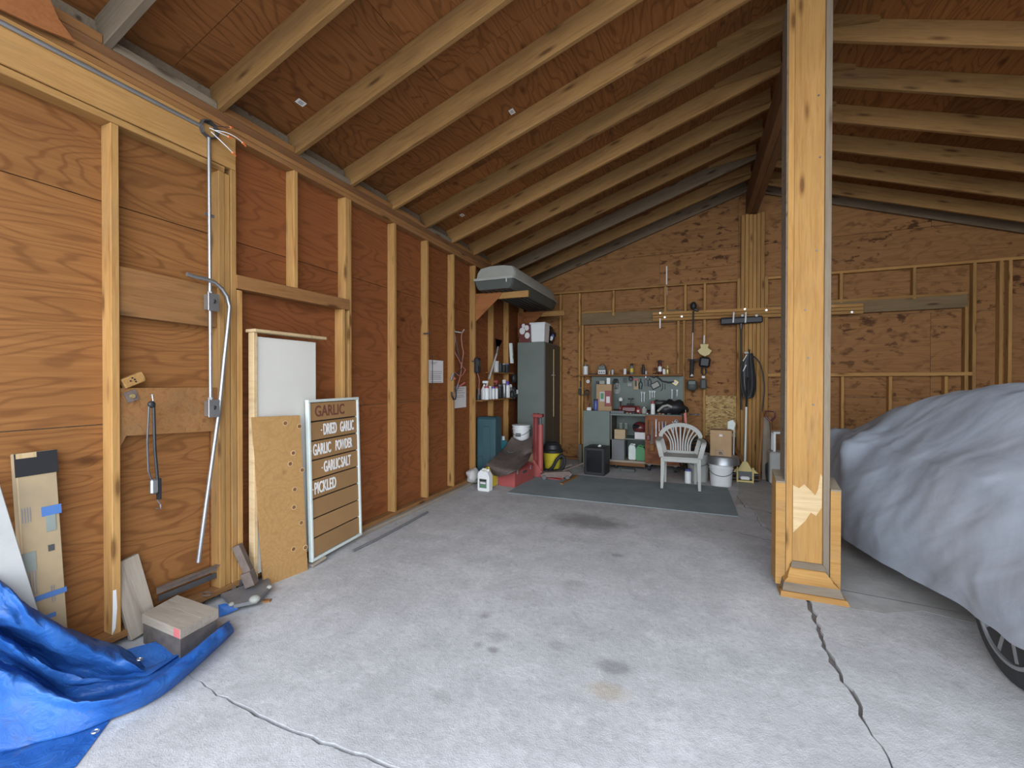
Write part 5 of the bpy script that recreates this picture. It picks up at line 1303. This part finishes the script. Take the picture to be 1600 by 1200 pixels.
for i, (p, lab) in enumerate([((-0.853, 7.9, 1.407), 'black pliers right of the orange blister pack'), ((-0.767, 7.9, 1.463), 'grey snips in the middle of the pegboard'), ((-0.704, 7.9, 1.452), 'curved clamp left of the work light')]):
    t = hung('pliers', lab, 'pliers', p); m_ = ['black', 'galvanized', 'steel_dark'][i]
    for s in (-1, 1): G().tube([(0, 0, .05), (s * .028, 0, .0), (s * .014, 0, -.09)], .008, 6).o('handle', m_, t)
    G().box((0, 0, .07), (.022, .014, .05), bev=.004).o('head', m_, t)
t = hung('work_light', 'flat work light with a black frame hung tilted on the pegboard', 'work light', (-0.607, 7.88, 1.387))
M = eul(0, 28, 0)
G().box((0, 0, 0), (.15, .02, .11), (0, -28, 0), bev=.006).o('frame', 'black', t); G().box((0, -.011, 0), (.115, .004, .075), (0, -28, 0)).o('lens', 'box_grey_light', t)
t = hung('bent_lamp', 'black jointed lamp arm across the top of the pegboard', 'lamp', (-0.492, 7.87, 1.485))
G().tube([(-.13, 0, .07), (-.08, 0, .04), (.0, 0, -.03), (.10, 0, -.05), (.19, 0, -.04)], .014, 8).o('arm', 'black', t, 50); G().box((-.14, 0, .07), (.07, .05, .08), (0, 30, 0), bev=.01).o('lamp_head', 'black', t)
t = hung('white_switch', 'pale square gadget at the top right of the pegboard', 'gadget', (-0.284, 7.9, 1.431)); G().box((0, 0, 0), (.085, .02, .085), (0, 35, 0), bev=.006).o('case', 'brass', t); G().box((0, -.012, 0), (.05, .004, .05), (0, 35, 0)).o('face', 'paper', t)
for i, (p, L) in enumerate([((-0.836, 7.9, 1.174), .16), ((-0.793, 7.9, 1.174), .15), ((-0.697, 7.9, 1.209), .13), ((-0.661, 7.9, 1.221), .10), ((-0.624, 7.9, 1.221), .10), ((-0.339, 7.9, 1.23), .14), ((-0.298, 7.9, 1.236), .10), ((-0.258, 7.9, 1.248), .10)]):
    t = hung('open_wrench', ['long wrench, first of the pair under the pliers', 'long wrench, second of the pair under the pliers', 'wrench directly under the curved clamp', 'small wrench below the left corner of the work light', 'small wrench below the middle of the work light', 'longest wrench at the right end of the pegboard', 'thin dark wrench at the right end of the pegboard', 'last wrench at the right end of the pegboard'][i], 'wrench', p)
    m_ = 'steel_dark' if i == 6 else 'galvanized'
    G().box((0, 0, 0), (.010, .006, L), bev=.002).o('shank', m_, t)
    for s in (-1, 1): G().box((s * .008, 0, L / 2 + .008), (.007, .008, .024), (0, s * 14, 0)).o('jaw', m_, t)
for i, p in enumerate([(-0.494, 7.9, 1.376), (-0.452, 7.9, 1.365)]):
    t = hung('wire_hook', ['thin wire hook left of the white gadget', 'second thin wire hook left of the white gadget'][i], 'hook', p)
    G().tube([(0, 0, .05), (.005, 0, -.04), (-.03 + .02 * i, 0, -.09 + .05 * i)], .004, 6).o('wire', 'black', t)
for i, p in enumerate([(-1.281, 7.9, 1.406), (-1.258, 7.9, 1.326)]):
    t = hung('cable_bundle', ['dark cable hank at the left of the pegboard', 'white cable hank below the dark one on the pegboard'][i], 'cable', p)
    for k in range(3): G().tube([(.02 * k - .02 + .03 * cos(q), .0, .09 * sin(q)) for q in [j * pi / 8 for j in range(17)]], .006, 6).o('loop', ['black', 'bag_white'][i], t, 50)

# things on the worktop
ZW = .9235
def WT(p, y): return (p[0], y, ZW)
cbx_ = thing('cardboard_box', 'open cardboard box on the bench with red and green tool packs', 'box', ((-1.414, 7.5, 0.971)[0], 7.55, .962))
G().box((0, 0, .23), (.26, .2, .46), bev=.004).o('carton', 'cardboard', cbx_)
cbx_.location = ((-1.409, 7.5, 0.971)[0], 7.57, .9425)
G().box((-.025, -.108, .25), (.09, .012, .17), bev=.003).o('blister', 'bag_white', cbx_); G().box((-.025, -.116, .26), (.05, .006, .10)).o('blister_tool', 'green_plastic', cbx_)
G().box((.075, -.112, .22), (.11, .02, .26), bev=.004).o('red_pack', 'red_paint', cbx_); G().box((.075, -.124, .2), (.06, .004, .11)).o('pack_print', 'paper', cbx_)
for (p, w_, h_, m_, lab) in (((-1.529, 7.55, 1.473), .05, .05, 'black', 'dark jar standing on the cardboard box'), ((-1.452, 7.55, 1.473), .09, .06, 'box_grey_light', 'grey dish standing on the cardboard box'), ((-1.343, 7.55, 1.473), .06, .11, 'white_plastic', 'white carton standing on the cardboard box')):
    bx('small_tub', lab, 'tub', (p[0], 7.55, 1.404), (w_, .06, h_), m_)
jar(((-1.535, 7.45, 0.971)[0], 7.42, .9625), 'blue and white bottle on the low cabinet beside the cardboard box', 'blue_plastic', 'black', .035, .19, 'bottle', 'bottle', 'cap')
pc = thing('power_plug_block', 'small white block with a black lead beside the blue bottle', 'adapter', ((-1.656, 7.45, 1.011)[0], 7.45, .942))
G().box((0, 0, .035), (.075, .05, .06), bev=.006).o('block', 'white_paint', pc); G().tube([(0, 0, .065), (.0, 0, .1), (.01, 0, .13)], .006, 6).o('lead', 'black', pc)
bx('grey_tray', 'flat grey metal tray at the left front of the worktop', 'tray', WT((-1.17, 7.42, 0.95), 7.44), (.22, .12, .04), 'pipe_grey')
bf = thing('red_charger', 'dark red power tool lying at the back of the worktop', 'power tool', WT((-1.007, 7.6, 1.03), 7.62))
G().box((0, 0, .06), (.26, .16, .12), bev=.03).o('housing', 'dark_red', bf); G().cyl((-.16, 0, .07), (.17, 0, .07), .045, n=12).o('motor', 'red_paint', bf, 50); G().box((.02, 0, .14), (.12, .04, .03), bev=.01).o('grip', 'black', bf)
rc = thing('round_gauge', 'thin dark disc on a stem behind the red power tool', 'disc', WT((-1.001, 7.75, 1.132), 7.77)); G().cyl((0, 0, .22), (0, 0, .235), .05, n=18).o('disc', 'black', rc, 40); G().cyl((0, 0, 0), (0, 0, .22), .008, n=8).o('stem', 'steel_dark', rc)
lp = thing('small_spotlight', 'small spotlight with a white head behind the cable hanks', 'spotlight', WT((-1.166, 7.7, 1.131), 7.72)); G().cyl((0, 0, 0), (0, 0, .2), .012, n=8).o('stem', 'black', lp); G().lathe([(.03, 0), (.038, .03), (.02, .06), (0, .065)], (0, 0, .19), 14).o('head', 'white_paint', lp, 50); G().cyl((0, 0, 0), (0, 0, .012), .04, n=14).o('base', 'black', lp)
rbll = thing('red_funnel', 'small red and white pot on the worktop', 'pot', WT((-0.838, 7.45, 0.989), 7.45)); G().ball((0, 0, .045), .045, 10).o('pot_body', 'red_tool', rbll, 60); G().box((0, -.042, .045), (.03, .01, .03), bev=.004).o('sticker', 'paper', rbll)
jar(WT((-0.752, 7.5, 0.988), 7.5), 'glass jar of bits between the red pot and the spray can', 'box_grey_light', 'galvanized', .045, .11)
spray_can(WT((-0.608, 7.4, 0.947), 7.40), 'white spray can with a red cap at the front of the worktop', 'white_plastic', 'red_tool', .034, .215)
db_ = thing('dark_bag', 'heap of dark bags and belts on the right of the worktop', 'bag', WT((-0.334, 7.58, 0.995), 7.60))
g = G(); g.ball((0, 0, .10), (.26, .2, .12), 16)
for v in g.bm.verts: v.co += v.normal * (noise.noise(v.co * 9) * .06); v.co.z = max(v.co.z, .002)
g.o('bag_body', 'black', db_, 50)
g = G(); g.ball((-.17, .05, .17), (.16, .1, .05), 10)
for v in g.bm.verts: v.co += v.normal * noise.noise(v.co * 15) * .03
g.o('rag', 'box_grey_dark', db_, 50)
G().tube([(-.2, -.16, .05), (-.12, -.19, .13), (-.05, -.18, .15), (.02, -.19, .12)], .02, 8).o('belt', 'box_grey_light', db_, 50)
for i, (p, m_, s) in enumerate([((-1.011, 7.4, 0.945), 'tan', .02), ((-0.96, 7.4, 0.936), 'bag_white', .015), ((-0.901, 7.42, 0.947), 'steel_dark', .03), ((-0.807, 7.4, 0.93), 'brass', .015), ((-0.697, 7.4, 0.934), 'galvanized', .025), ((-0.51, 7.4, 0.949), 'copper_wire', .03), ((-0.451, 7.4, 0.941), 'tan', .02)]):
    o = G().box((0, 0, s * .4), (s * 2, s, s * .8), (0, 0, 25 * i), bev=s * .15).o('small_part', m_); o.location = (p[0], 7.40, ZW)
    tag(o, ['tan offcut nearest the grey tray on the worktop front', 'white bit second from the grey tray', 'dark metal piece in front of the red power tool', 'brass fitting in front of the red pot', 'steel fitting left of the spray can', 'copper piece right of the spray can', 'tan bit in front of the dark bag heap'][i], 'small part')

# black box on the floor in front
hb_ = thing('black_box', 'black box with a glossy dark front panel and top handle on the floor', 'box', ((-1.436, 6.74, 0.004)[0] + .03, 6.90, 0), -4)
G().box((0, 0, .215), (.325, .32, .43), bev=.012).o('case', 'black', hb_); G().box((0, -.162, .215), (.24, .008, .34)).o('front_panel', 'black_gloss', hb_)
for s in (-1, 1): G().box((s * .135, -.166, .215), (.02, .014, .38)).o('front_trim', 'black', hb_)
G().tube([(-.07, -.05, .43), (-.06, -.05, .455), (.04, -.05, .455), (.05, -.05, .43)], .012, 8).o('handle', 'black_rubber', hb_)
cp_ = G().ball((0, 0, .012), (.03, .03, .02), 8).o('crumpled_paper', 'white_paint'); cp_.location = (-1.36, 6.86, .431); tag(cp_, 'white scrap lying on the black box', 'paper scrap')
bx('dark_block', 'small dark block on the floor under the workbench front', 'block', ((-0.971, 7.2, -0.017)[0], 7.22, 0), (.22, .08, .05), 'box_grey_dark')
bx('dark_plank', 'short dark plank standing beside the grey door panel', 'plank', ((-1.817, 7.5, 0.012)[0], 7.5, 0), (.06, .05, .36), 'cab_dark')

# plastic chair
chair = thing('plastic_chair', 'pale grey plastic armchair with a fan of back slats', 'chair', (-.165, 6.46, .0115), 2)
CH = 'chair_plastic'
def leg(x0, y0, x1, y1, h, w0=.034, w1=.05):
    g = G(); rows_ = []
    for (x, y, z, w_) in ((x0, y0, 0, w0), (x1, y1, h, w1)):
        rows_.append([Vector((x - w_ / 2, y - w_ / 2, z)), Vector((x + w_ / 2, y - w_ / 2, z)), Vector((x + w_ / 2, y + w_ / 2, z)), Vector((x - w_ / 2, y + w_ / 2, z))])
    g.grid(rows_, True)
    g.bm.faces.new([g.bm.verts.new(p) for p in rows_[0]]); g.bm.faces.new([g.bm.verts.new(p) for p in rows_[1]])
    bmesh.ops.remove_doubles(g.bm, verts=g.bm.verts[:], dist=.0003)
    return g.o('leg', CH, chair)
leg(-.235, -.20, -.225, -.17, .42); leg(.235, -.20, .225, -.17, .42)
leg(-.20, .20, -.20, .16, .42, .03, .042); leg(.20, .20, .20, .16, .42, .03, .042)
g = G(); g.prism([(-.235, -.20), (.235, -.20), (.21, .19), (-.21, .19)], (0, 0, .405), (1, 0, 0), (0, 1, 0), (0, 0, 1), .025); bmesh.ops.bevel(g.bm, geom=g.bm.edges[:], offset=.006, segments=1, affect='EDGES'); g.o('seat', CH, chair)
G().box((0, -.198, .385), (.44, .012, .05), bev=.004).o('seat_apron', CH, chair)
# back rim arch
yb_ = lambda z: .17 + (z - .43) * .28
arch = [(-.20, .43)] + [(-.20 - .055 * min(1, (z - .43) / .2), z) for z in (.5, .57, .63)]
arc = [(-.27 * cos(a), .63 + .19 * sin(a)) for a in [pi * i / 20 for i in range(1, 20)]]
pts = [(x, z) for x, z in arch] + arc + [(-x, z) for x, z in reversed(arch)]
g = G(); rows_ = []
for i, (x, z) in enumerate(pts):
    k = .028
    cx_, cz_ = 0, .55; d = Vector((x - cx_, 0, z - cz_)).normalized() * k
    rows_.append([Vector((x, yb_(z) - .012, z)) + d, Vector((x, yb_(z) + .012, z)) + d, Vector((x, yb_(z) + .012, z)) - d, Vector((x, yb_(z) - .012, z)) - d])
g.grid(rows_, True); g.o('back_rim', CH, chair, 50)
for i in range(9):
    f = (i - 4) / 4
    p0 = Vector((f * .125, yb_(.45), .45)); p1 = Vector((f * .13, yb_(.56), .56)); a = pi / 2 - f * 1.05
    p2 = Vector((.26 * cos(a) , yb_(.63 + .17 * sin(a)), .63 + .17 * sin(a)))
    pc_ = [p0, p1, p1.lerp(p2, .5) + Vector((-f * .015, 0, .0)), p2]
    g = G(); rows_ = []
    for p in cat(pc_, 10): rows_.append([p + Vector((-.010, -.006, 0)), p + Vector((.010, -.006, 0)), p + Vector((.010, .006, 0)), p + Vector((-.010, .006, 0))])
    g.grid(rows_, True); g.o('slat', CH, chair)
G().box((0, yb_(.45), .44), (.36, .02, .05), bev=.004).o('back_base', CH, chair)
for s in (-1, 1):
    pa = [(s * .255, .20, .64), (s * .285, .05, .635), (s * .29, -.12, .63), (s * .285, -.19, .61), (s * .262, -.21, .52), (s * .24, -.205, .42)]
    g = G(); rows_ = []
    for p in cat(pa, 22): rows_.append([p + Vector((-.03, 0, .008)), p + Vector((.03, 0, .008)), p + Vector((.03, .01, -.008)), p + Vector((-.03, .01, -.008))])
    g.grid(rows_, True)
    for e in (rows_[0], rows_[-1]): g.bm.faces.new([g.bm.verts.new(q) for q in e])
    g.o('armrest', CH, chair, 60)

# right of the bench
bucket('grey_pail', 'tall pale grey pail behind the right side of the plastic chair', ((0.067, 6.95, -0.005)[0], 7.0, 0), .155, .40, 'grey_plastic', 0, True, 'pail')
btl = jar(((-0.07, 6.8, 0.014)[0], 6.76, 0), 'white bottle with a blue band beside the tall grey pail', 'white_plastic', 'blue_plastic', .045, .2, 'bottle', 'bottle', 'cap')
bp = bucket('white_bucket', 'pair of nested white buckets under the metal basin', ((0.359, 6.72, 0.043)[0], 6.80, 0), .155, .30, 'white_plastic')
bs = thing('metal_basin', 'shallow galvanized basin turned over on the nested buckets', 'basin', ((0.387, 6.8, 0.298)[0], 6.82, .302))
G().lathe([(.205, 0), (.215, .004), (.212, .012), (.20, .10), (.19, .112), (0, .112)], (0, 0, 0), 30).o('bowl', 'galvanized', bs, 40)
cbo = bx('carton', 'closed cardboard box with a black printed mark standing on the upturned basin', 'carton', ((0.357, 6.85, 0.332)[0], 6.84, .416), (.27, .24, .36), 'cardboard', -3)
for (x, z, w_, h_, m_) in [(-.02, .045, .11, .085, 'ink'), (-.02, .045, .095, .07, 'cardboard'), (-.005, .055, .04, .014, 'black'), (.0, .035, .05, .014, 'black'), (-.01, .25, .012, .16, 'tan'), (-.0, .29, .04, .03, 'paper')]:
    G().box((x, -.121 - .0006 * (1 + [.0, 1, 2, 2, 0, 1][[(-.02, .11), (-.02, .095), (-.005, .04), (.0, .05), (-.01, .012), (-.0, .04)].index((x, w_))]), z), (w_, .001, h_)).o('print_patch', m_, cbo)
sc_ = thing('white_scoop', 'pale plastic scoop standing in the carton on the basin', 'scoop', ((0.5, 6.95, 0.69)[0], 6.98, .70))
g = G(); g.prism([(-.05, 0), (.035, 0), (.055, .09), (.02, .15), (-.05, .12)], (0, 0, .06), (1, 0, 0), (0, 0, 1), (0, 1, 0), .02); bmesh.ops.bevel(g.bm, geom=g.bm.edges[:], offset=.006, segments=1, affect='EDGES'); g.o('blade', 'sign_frame', sc_)
G().cyl((.03, .01, -.3), (.035, .01, .08), .01, n=8).o('handle', 'sign_frame', sc_)
osb_ = G().box((0, 0, 0), ((0.655, 7.95, 0.895)[0] - (0.141, 7.95, 0.878)[0], .012, (0.352, 7.95, 1.222)[2] - (0.355, 7.95, 0.548)[2]), (0, 0, 0)).o('osb_panel', 'osb'); osb_.location = (((0.141, 7.95, 0.878)[0] + (0.655, 7.95, 0.895)[0]) / 2, 7.99, ((0.352, 7.95, 1.222)[2] + (0.355, 7.95, 0.548)[2]) / 2); tag(osb_, 'flaked oriented strand board panel between the back wall studs', 'panel')
fl = thing('marker_flag', 'thin stick with a pink rag leaning behind the chair', 'stick', ((-0.059, 7.3, 0.524)[0], 7.2, 0))
G().tube([(.02, 0, 0), (-.02, .02, .6), (-.055, .03, 1.02)], .006, 6).o('stick', 'tan', fl); G().prism([(0, 0), (-.03, -.02), (-.02, -.14), (.012, -.18)], (-.05, .02, .98), (1, 0, 0), (0, 0, 1), (0, 1, 0), .01).o('rag', 'pink', fl)
dk = thing('dark_hose_reel', 'dark clutter of hose between the workbench and the grey pail', 'hose', ((0.015, 7.5, 0.401)[0], 7.45, 0))
for k in range(5): G().tube([(.15 * cos(q) + .03 * k - .06, .05 * k - .1, .2 + .16 * sin(q) + .05 * k) for q in [i * pi / 10 for i in range(21)]], .018, 8).o('hose_coil', 'black_rubber', dk, 50)

# tools hung on the back wall
tm = thing('string_trimmer', 'string trimmer hung upside down on the back wall with a long shaft', 'trimmer', ((-0.021, 7.86, 2.048)[0], 7.86, (-0.021, 7.86, 2.048)[2]))
O = Vector(tm.location); tv = lambda p: Vector(p) - O
G().ball(tv((-0.009, 7.86, 2.704)), (.05, .05, .07), 9).o('cutting_head', 'black', tm, 60); G().box(tv((0.025, 7.86, 2.639)), (.10, .04, .04), (0, 20, 0), bev=.01).o('guard', 'black', tm)
G().cyl(tv((-0.009, 7.86, 2.62)), tv((-0.017, 7.86, 2.26)), .013, n=10).o('shaft', 'black', tm, 50); G().cyl(tv((-0.017, 7.86, 2.26)), tv((-0.025, 7.86, 1.815)), .010, n=10).o('shaft', 'galvanized', tm, 50)
G().box(tv((0, 7.86, 1.809)), (.19, .03, .03), bev=.01).o('cross_handle', 'black', tm); G().cyl(tv((-0.025, 7.86, 1.815)), tv((-0.034, 7.86, 1.517)), .035, .03, 10).o('grip', 'black_rubber', tm, 50)
G().box(tv((-0.028, 7.86, 1.39)), (.16, .12, .18), bev=.035).o('engine', 'box_grey_dark', tm, 50); G().box(tv((-0.028, 7.79, 1.433)), (.11, .02, .06), bev=.006).o('engine_cover', 'green_grey', tm); G().cyl(tv((-0.029, 7.84, 1.538)), tv((-0.029, 7.84, 1.581)), .03, .008, 8).o('fuel_cap', 'white_paint', tm)
st_ = thing('pruning_saw', 'yellow tool with a black motor hung beside the trimmer on the back wall', 'power tool', ((0.164, 7.86, 1.832)[0], 7.86, (0.164, 7.86, 1.832)[2])); O = Vector(st_.location)
g = G(); pw = [tv(p) for p in ((0.096, 7.86, 2.066), (0.221, 7.86, 2.062), (0.212, 7.86, 1.999), (0.269, 7.86, 1.956), (0.231, 7.86, 1.894), (0.164, 7.86, 1.864), (0.087, 7.86, 1.908), (0.057, 7.86, 1.961), (0.106, 7.86, 2.002))]
g.prism([(p.x, p.z) for p in pw], (0, -.04, 0), (1, 0, 0), (0, 0, 1), (0, 1, 0), .06); g.o('housing', 'yellow_steel', st_)
G().cyl(tv((0.158, 7.86, 2.211)), tv((0.154, 7.86, 2.074)), .014, n=8).o('hanger', 'white_paint', st_, 50); G().box(tv((0.165, 7.85, 1.769)), (.17, .10, .17), (0, 8, 0), bev=.03).o('motor', 'black', st_)
G().tube([tv(p) for p in ((0.126, 7.84, 1.706), (0.117, 7.84, 1.601), (0.156, 7.84, 1.538), (0.184, 7.84, 1.601), (0.174, 7.84, 1.695))], .012, 8).o('handle_loop', 'black_rubber', st_, 50)
G().box(tv((0.147, 7.84, 1.412)), (.10, .06, .17), bev=.02).o('charger_base', 'box_grey_dark', st_); G().box(tv((0.146, 7.84, 1.527)), (.05, .03, .04), bev=.006).o('label_tag', 'white_paint', st_)
br = thing('push_broom', 'wide black push broom hung head up on two white pegs', 'broom', ((0.693, 7.84, 2.422)[0], 7.84, (0.693, 7.84, 2.422)[2])); O = Vector(br.location)
G().box((0, 0, 0), (.60, .07, .10), (0, -1, 0), bev=.015).o('broom_head', 'black', br); G().box((0, -.0, .045), (.58, .05, .03), bev=.006).o('broom_block', 'black_rubber', br)
for p in ((0.58, 7.79, 2.473), (0.751, 7.79, 2.463)): G().box(tv(p), (.022, .03, .17), (0, 3, 0), bev=.004).o('peg', 'white_paint', br)
for p in ((0.706, 7.79, 2.496), (0.902, 7.79, 2.485)): G().ball(tv(p), .022, 8).o('peg_end', 'white_paint', br, 60)
G().cyl((0, 0, -.05), (0, 0, -.13), .028, .02, 10).o('socket', 'steel_dark', br, 50); G().cyl((0, 0, -.12), tv((0.7, 7.84, 1.006)), .014, n=10).o('pole', 'black', br, 50)
hs = thing('cable_hank', 'hank of black and white cables with a long drooping loop by the broom pole', 'cable', ((0.786, 7.84, 1.82)[0], 7.80, (0.786, 7.84, 1.82)[2])); O = Vector(hs.location)
for i in range(5):
    a = tv((0.797, 7.78, 1.917)); dx = (i - 2) * .022
    G().tube(cat([a + Vector((0, 0, .0)), a + Vector((dx - .06, -.01, -.25)), a + Vector((dx - .05, -.01, -.55)), a + Vector((dx, -.02, -.72)), a + Vector((dx + .05, -.01, -.5)), a + Vector((dx * .6 + .02, 0, -.02))], 30), .013, 6).o('loop', ['black', 'black_rubber', 'steel_dark', 'black', 'black'][i], hs, 50)
G().tube(cat([tv(p) for p in ((0.771, 7.78, 1.898), (0.851, 7.78, 1.856), (0.939, 7.78, 1.755), (0.992, 7.78, 1.565), (1.011, 7.78, 1.316), (0.986, 7.78, 1.018), (1.004, 7.78, 0.919))], 30), .011, 6).o('drooping_cable', 'black', hs, 50)
for p, q in (((0.715, 7.75, 1.777), (0.768, 7.75, 1.876)), ((0.716, 7.75, 1.616), (0.76, 7.75, 1.716))): G().cyl(tv(p), tv(q), .008, n=6).o('white_band', 'white_paint', hs, 50)
G().box(tv((0.76, 7.76, 1.907)), (.06, .03, .035), bev=.01).o('plug', 'bag_white', hs)
G().cyl(tv((0.806, 7.78, 1.957)) , tv((0.789, 7.78, 1.857)), .012, n=8).o('hook', 'black', hs)

# yellow framed tool with a pole
yt = thing('floor_edger', 'yellow framed rolling floor tool with a pale pole by the post studs', 'rolling tool', (0.688, 7.1, 0)); O = Vector(yt.location); oy_ = O.y
def yv_(px): return None
G().prism([(-.10, .16), (.10, .16), (.03, .30), (-.03, .30)], (0, .0, 0), (1, 0, 0), (0, 0, 1), (0, 1, 0), .015).o('top_plate', 'yellow_steel', yt)
for s in (-1, 1): G().box((s * .10, .0, .11), (.022, .04, .22), bev=.003).o('side_rail', 'yellow_steel', yt)
G().box((0, 0, .02), (.22, .05, .025), bev=.003).o('front_rail', 'yellow_steel', yt); G().box((0, .03, .13), (.18, .02, .16)).o('black_plate', 'steel_dark', yt); G().box((0, -.005, .065), (.12, .04, .05), bev=.012).o('white_roller', 'white_plastic', yt)
for s in (-1, 1):
    for z in (.05, .11): G().cyl((s * .115, .02, z), (s * .175, .02, z), .025, n=12).o('wheel', 'black', yt, 40)
    G().prism([(s * .11, .14), (s * .17, .14), (s * .11, .2)], (0, 0, 0), (1, 0, 0), (0, 0, 1), (0, 1, 0), .02).o('fender', 'yellow_steel', yt)
G().cyl((0, .03, .25), Vector((0.709, 7.2, 1.083)) - O, .014, n=10).o('pole', 'sign_frame', yt, 50); G().cyl(Vector((0.709, 7.2, 1.083)) - O, Vector((0.74, 7.45, 1.513)) - O, .016, n=10).o('pole_grip', 'black', yt, 50)

# leaning by the post studs and behind the post
lean_board('leaning_board', 'grey tan board standing left of the shovel by the back wall', 'board', (1, 7.45, -0.028), (1.044, 7.75, 0.902), .11, .03, 'dusty_board', (1, 0, 0))
lean_board('leaning_board', 'narrow reddish stick leaning at the back post studs', 'board', (0.881, 7.3, -0.007), (0.998, 7.8, 1.017), .035, .025, 'brown_board', (1, 0, 0))
lean_board('leaning_board', 'short brown board slanting behind the yellow rolling tool', 'board', (0.828, 7.5, 0.082)[0:2] + (.02,), (0.604, 7.75, 0.401), .06, .03, 'brown_board', (1, 0, 0))
sh = thing('shovel', 'steel shovel with a brown handle standing against the wall behind the post', 'shovel', (1.076, 7.351, 0)); O = Vector(sh.location)
g = G(); g.grid([[Vector((x * .11 * w_, .05 * abs(x) * -1, z)) for x in (-1, -.5, 0, .5, 1)] for z, w_ in ((.0, .85), (.12, 1), (.25, 1), (.30, .6), (.34, .2))]); bmesh.ops.solidify(g.bm, geom=g.bm.faces[:], thickness=.006); g.o('blade', 'steel_dark', sh, 50)
G().cyl((0, 0, .3), (0, .25, .85), .018, n=10).o('handle', 'beam_wood', sh, 50); G().tube([(0, .25, .85), (-.06, .27, .92), (-.06, .29, 1.0), (.06, .29, 1.0), (.06, .27, .92), (0, .25, .85)], .014, 8).o('grip', 'dark_red', sh, 50)
wc = thing('white_rack', 'white plastic stool frame standing behind the centre post', 'stool', (1.154, 7.3, 0.452)); O = Vector(wc.location)
G().box((0, 0, .27), (.20, .2, .03), bev=.01).o('stool_top', 'white_plastic', wc)
for x in (-.085, .085):
    for y in (-.085, .085): G().box((x, y, .13), (.035, .03, .26), bev=.006).o('leg', 'white_plastic', wc)
gb = bx('grey_bin', 'grey bin under the white stool behind the centre post', 'bin', (wc.location.x, wc.location.y, 0), (.30, .30, wc.location.z - .002), 'grey_plastic', 0, .02)

# loose screws, sockets and bits nobody could count
g = G()
for i in range(90):
    x = rnd.uniform(-1.30, .10); y = rnd.uniform(7.42, 7.62); s_ = rnd.uniform(.008, .022)
    g.box((x, y, ZW + s_ * .5 + .001), (s_ * rnd.uniform(1, 3), s_, s_), (0, 0, rnd.uniform(0, 180)), bev=s_ * .2)
lh = g.o('loose_hardware', 'steel_dark'); tag(lh, 'scattered dark screws sockets and bits across the worktop', 'hardware', kind='stuff')

# ================================================================ groups of repeated things
GROUPS = {'wrench': 'wrenches on the tool panel', 'open_wrench': 'wrenches on the pegboard', 'pliers': 'hand tools on the pegboard',
          'yellow_jug': 'yellow jugs by the toolbox', 'small_part': 'loose bits on the worktop', 'small_tub': 'tubs on the cardboard box',
          'tin': 'tins on the tan crate', 'shelf_bracket': 'brackets under the roof box', 'wire_hook': 'wire hooks on the pegboard',
          'flat_board': 'boards by the carpet edge', 'leaning_board': 'boards leaning by the post studs', 'paper_notice': 'notices on the left wall',
          'cable_bundle': 'cable hanks on the pegboard', 'wood_chip': 'wood chips on the floor'}
for o in list(scene.objects):
    if o.parent is None and 'category' in o and 'group' not in o:
        k = o.name.split('.')[0]
        if k in GROUPS: o['group'] = GROUPS[k]
        elif k in ('bottle', 'spray_bottle', 'spray_can', 'canister', 'jar', 'can', 'tube'):
            z = o.location.z
            o['group'] = 'cans on the long shelf' if o.location.y > 7.7 else ('jars on the upper left shelf' if z > 1.4 else 'bottles on the lower left shelf' if o.location.x < -2.5 and z > 1 else 'bottles about the workbench')
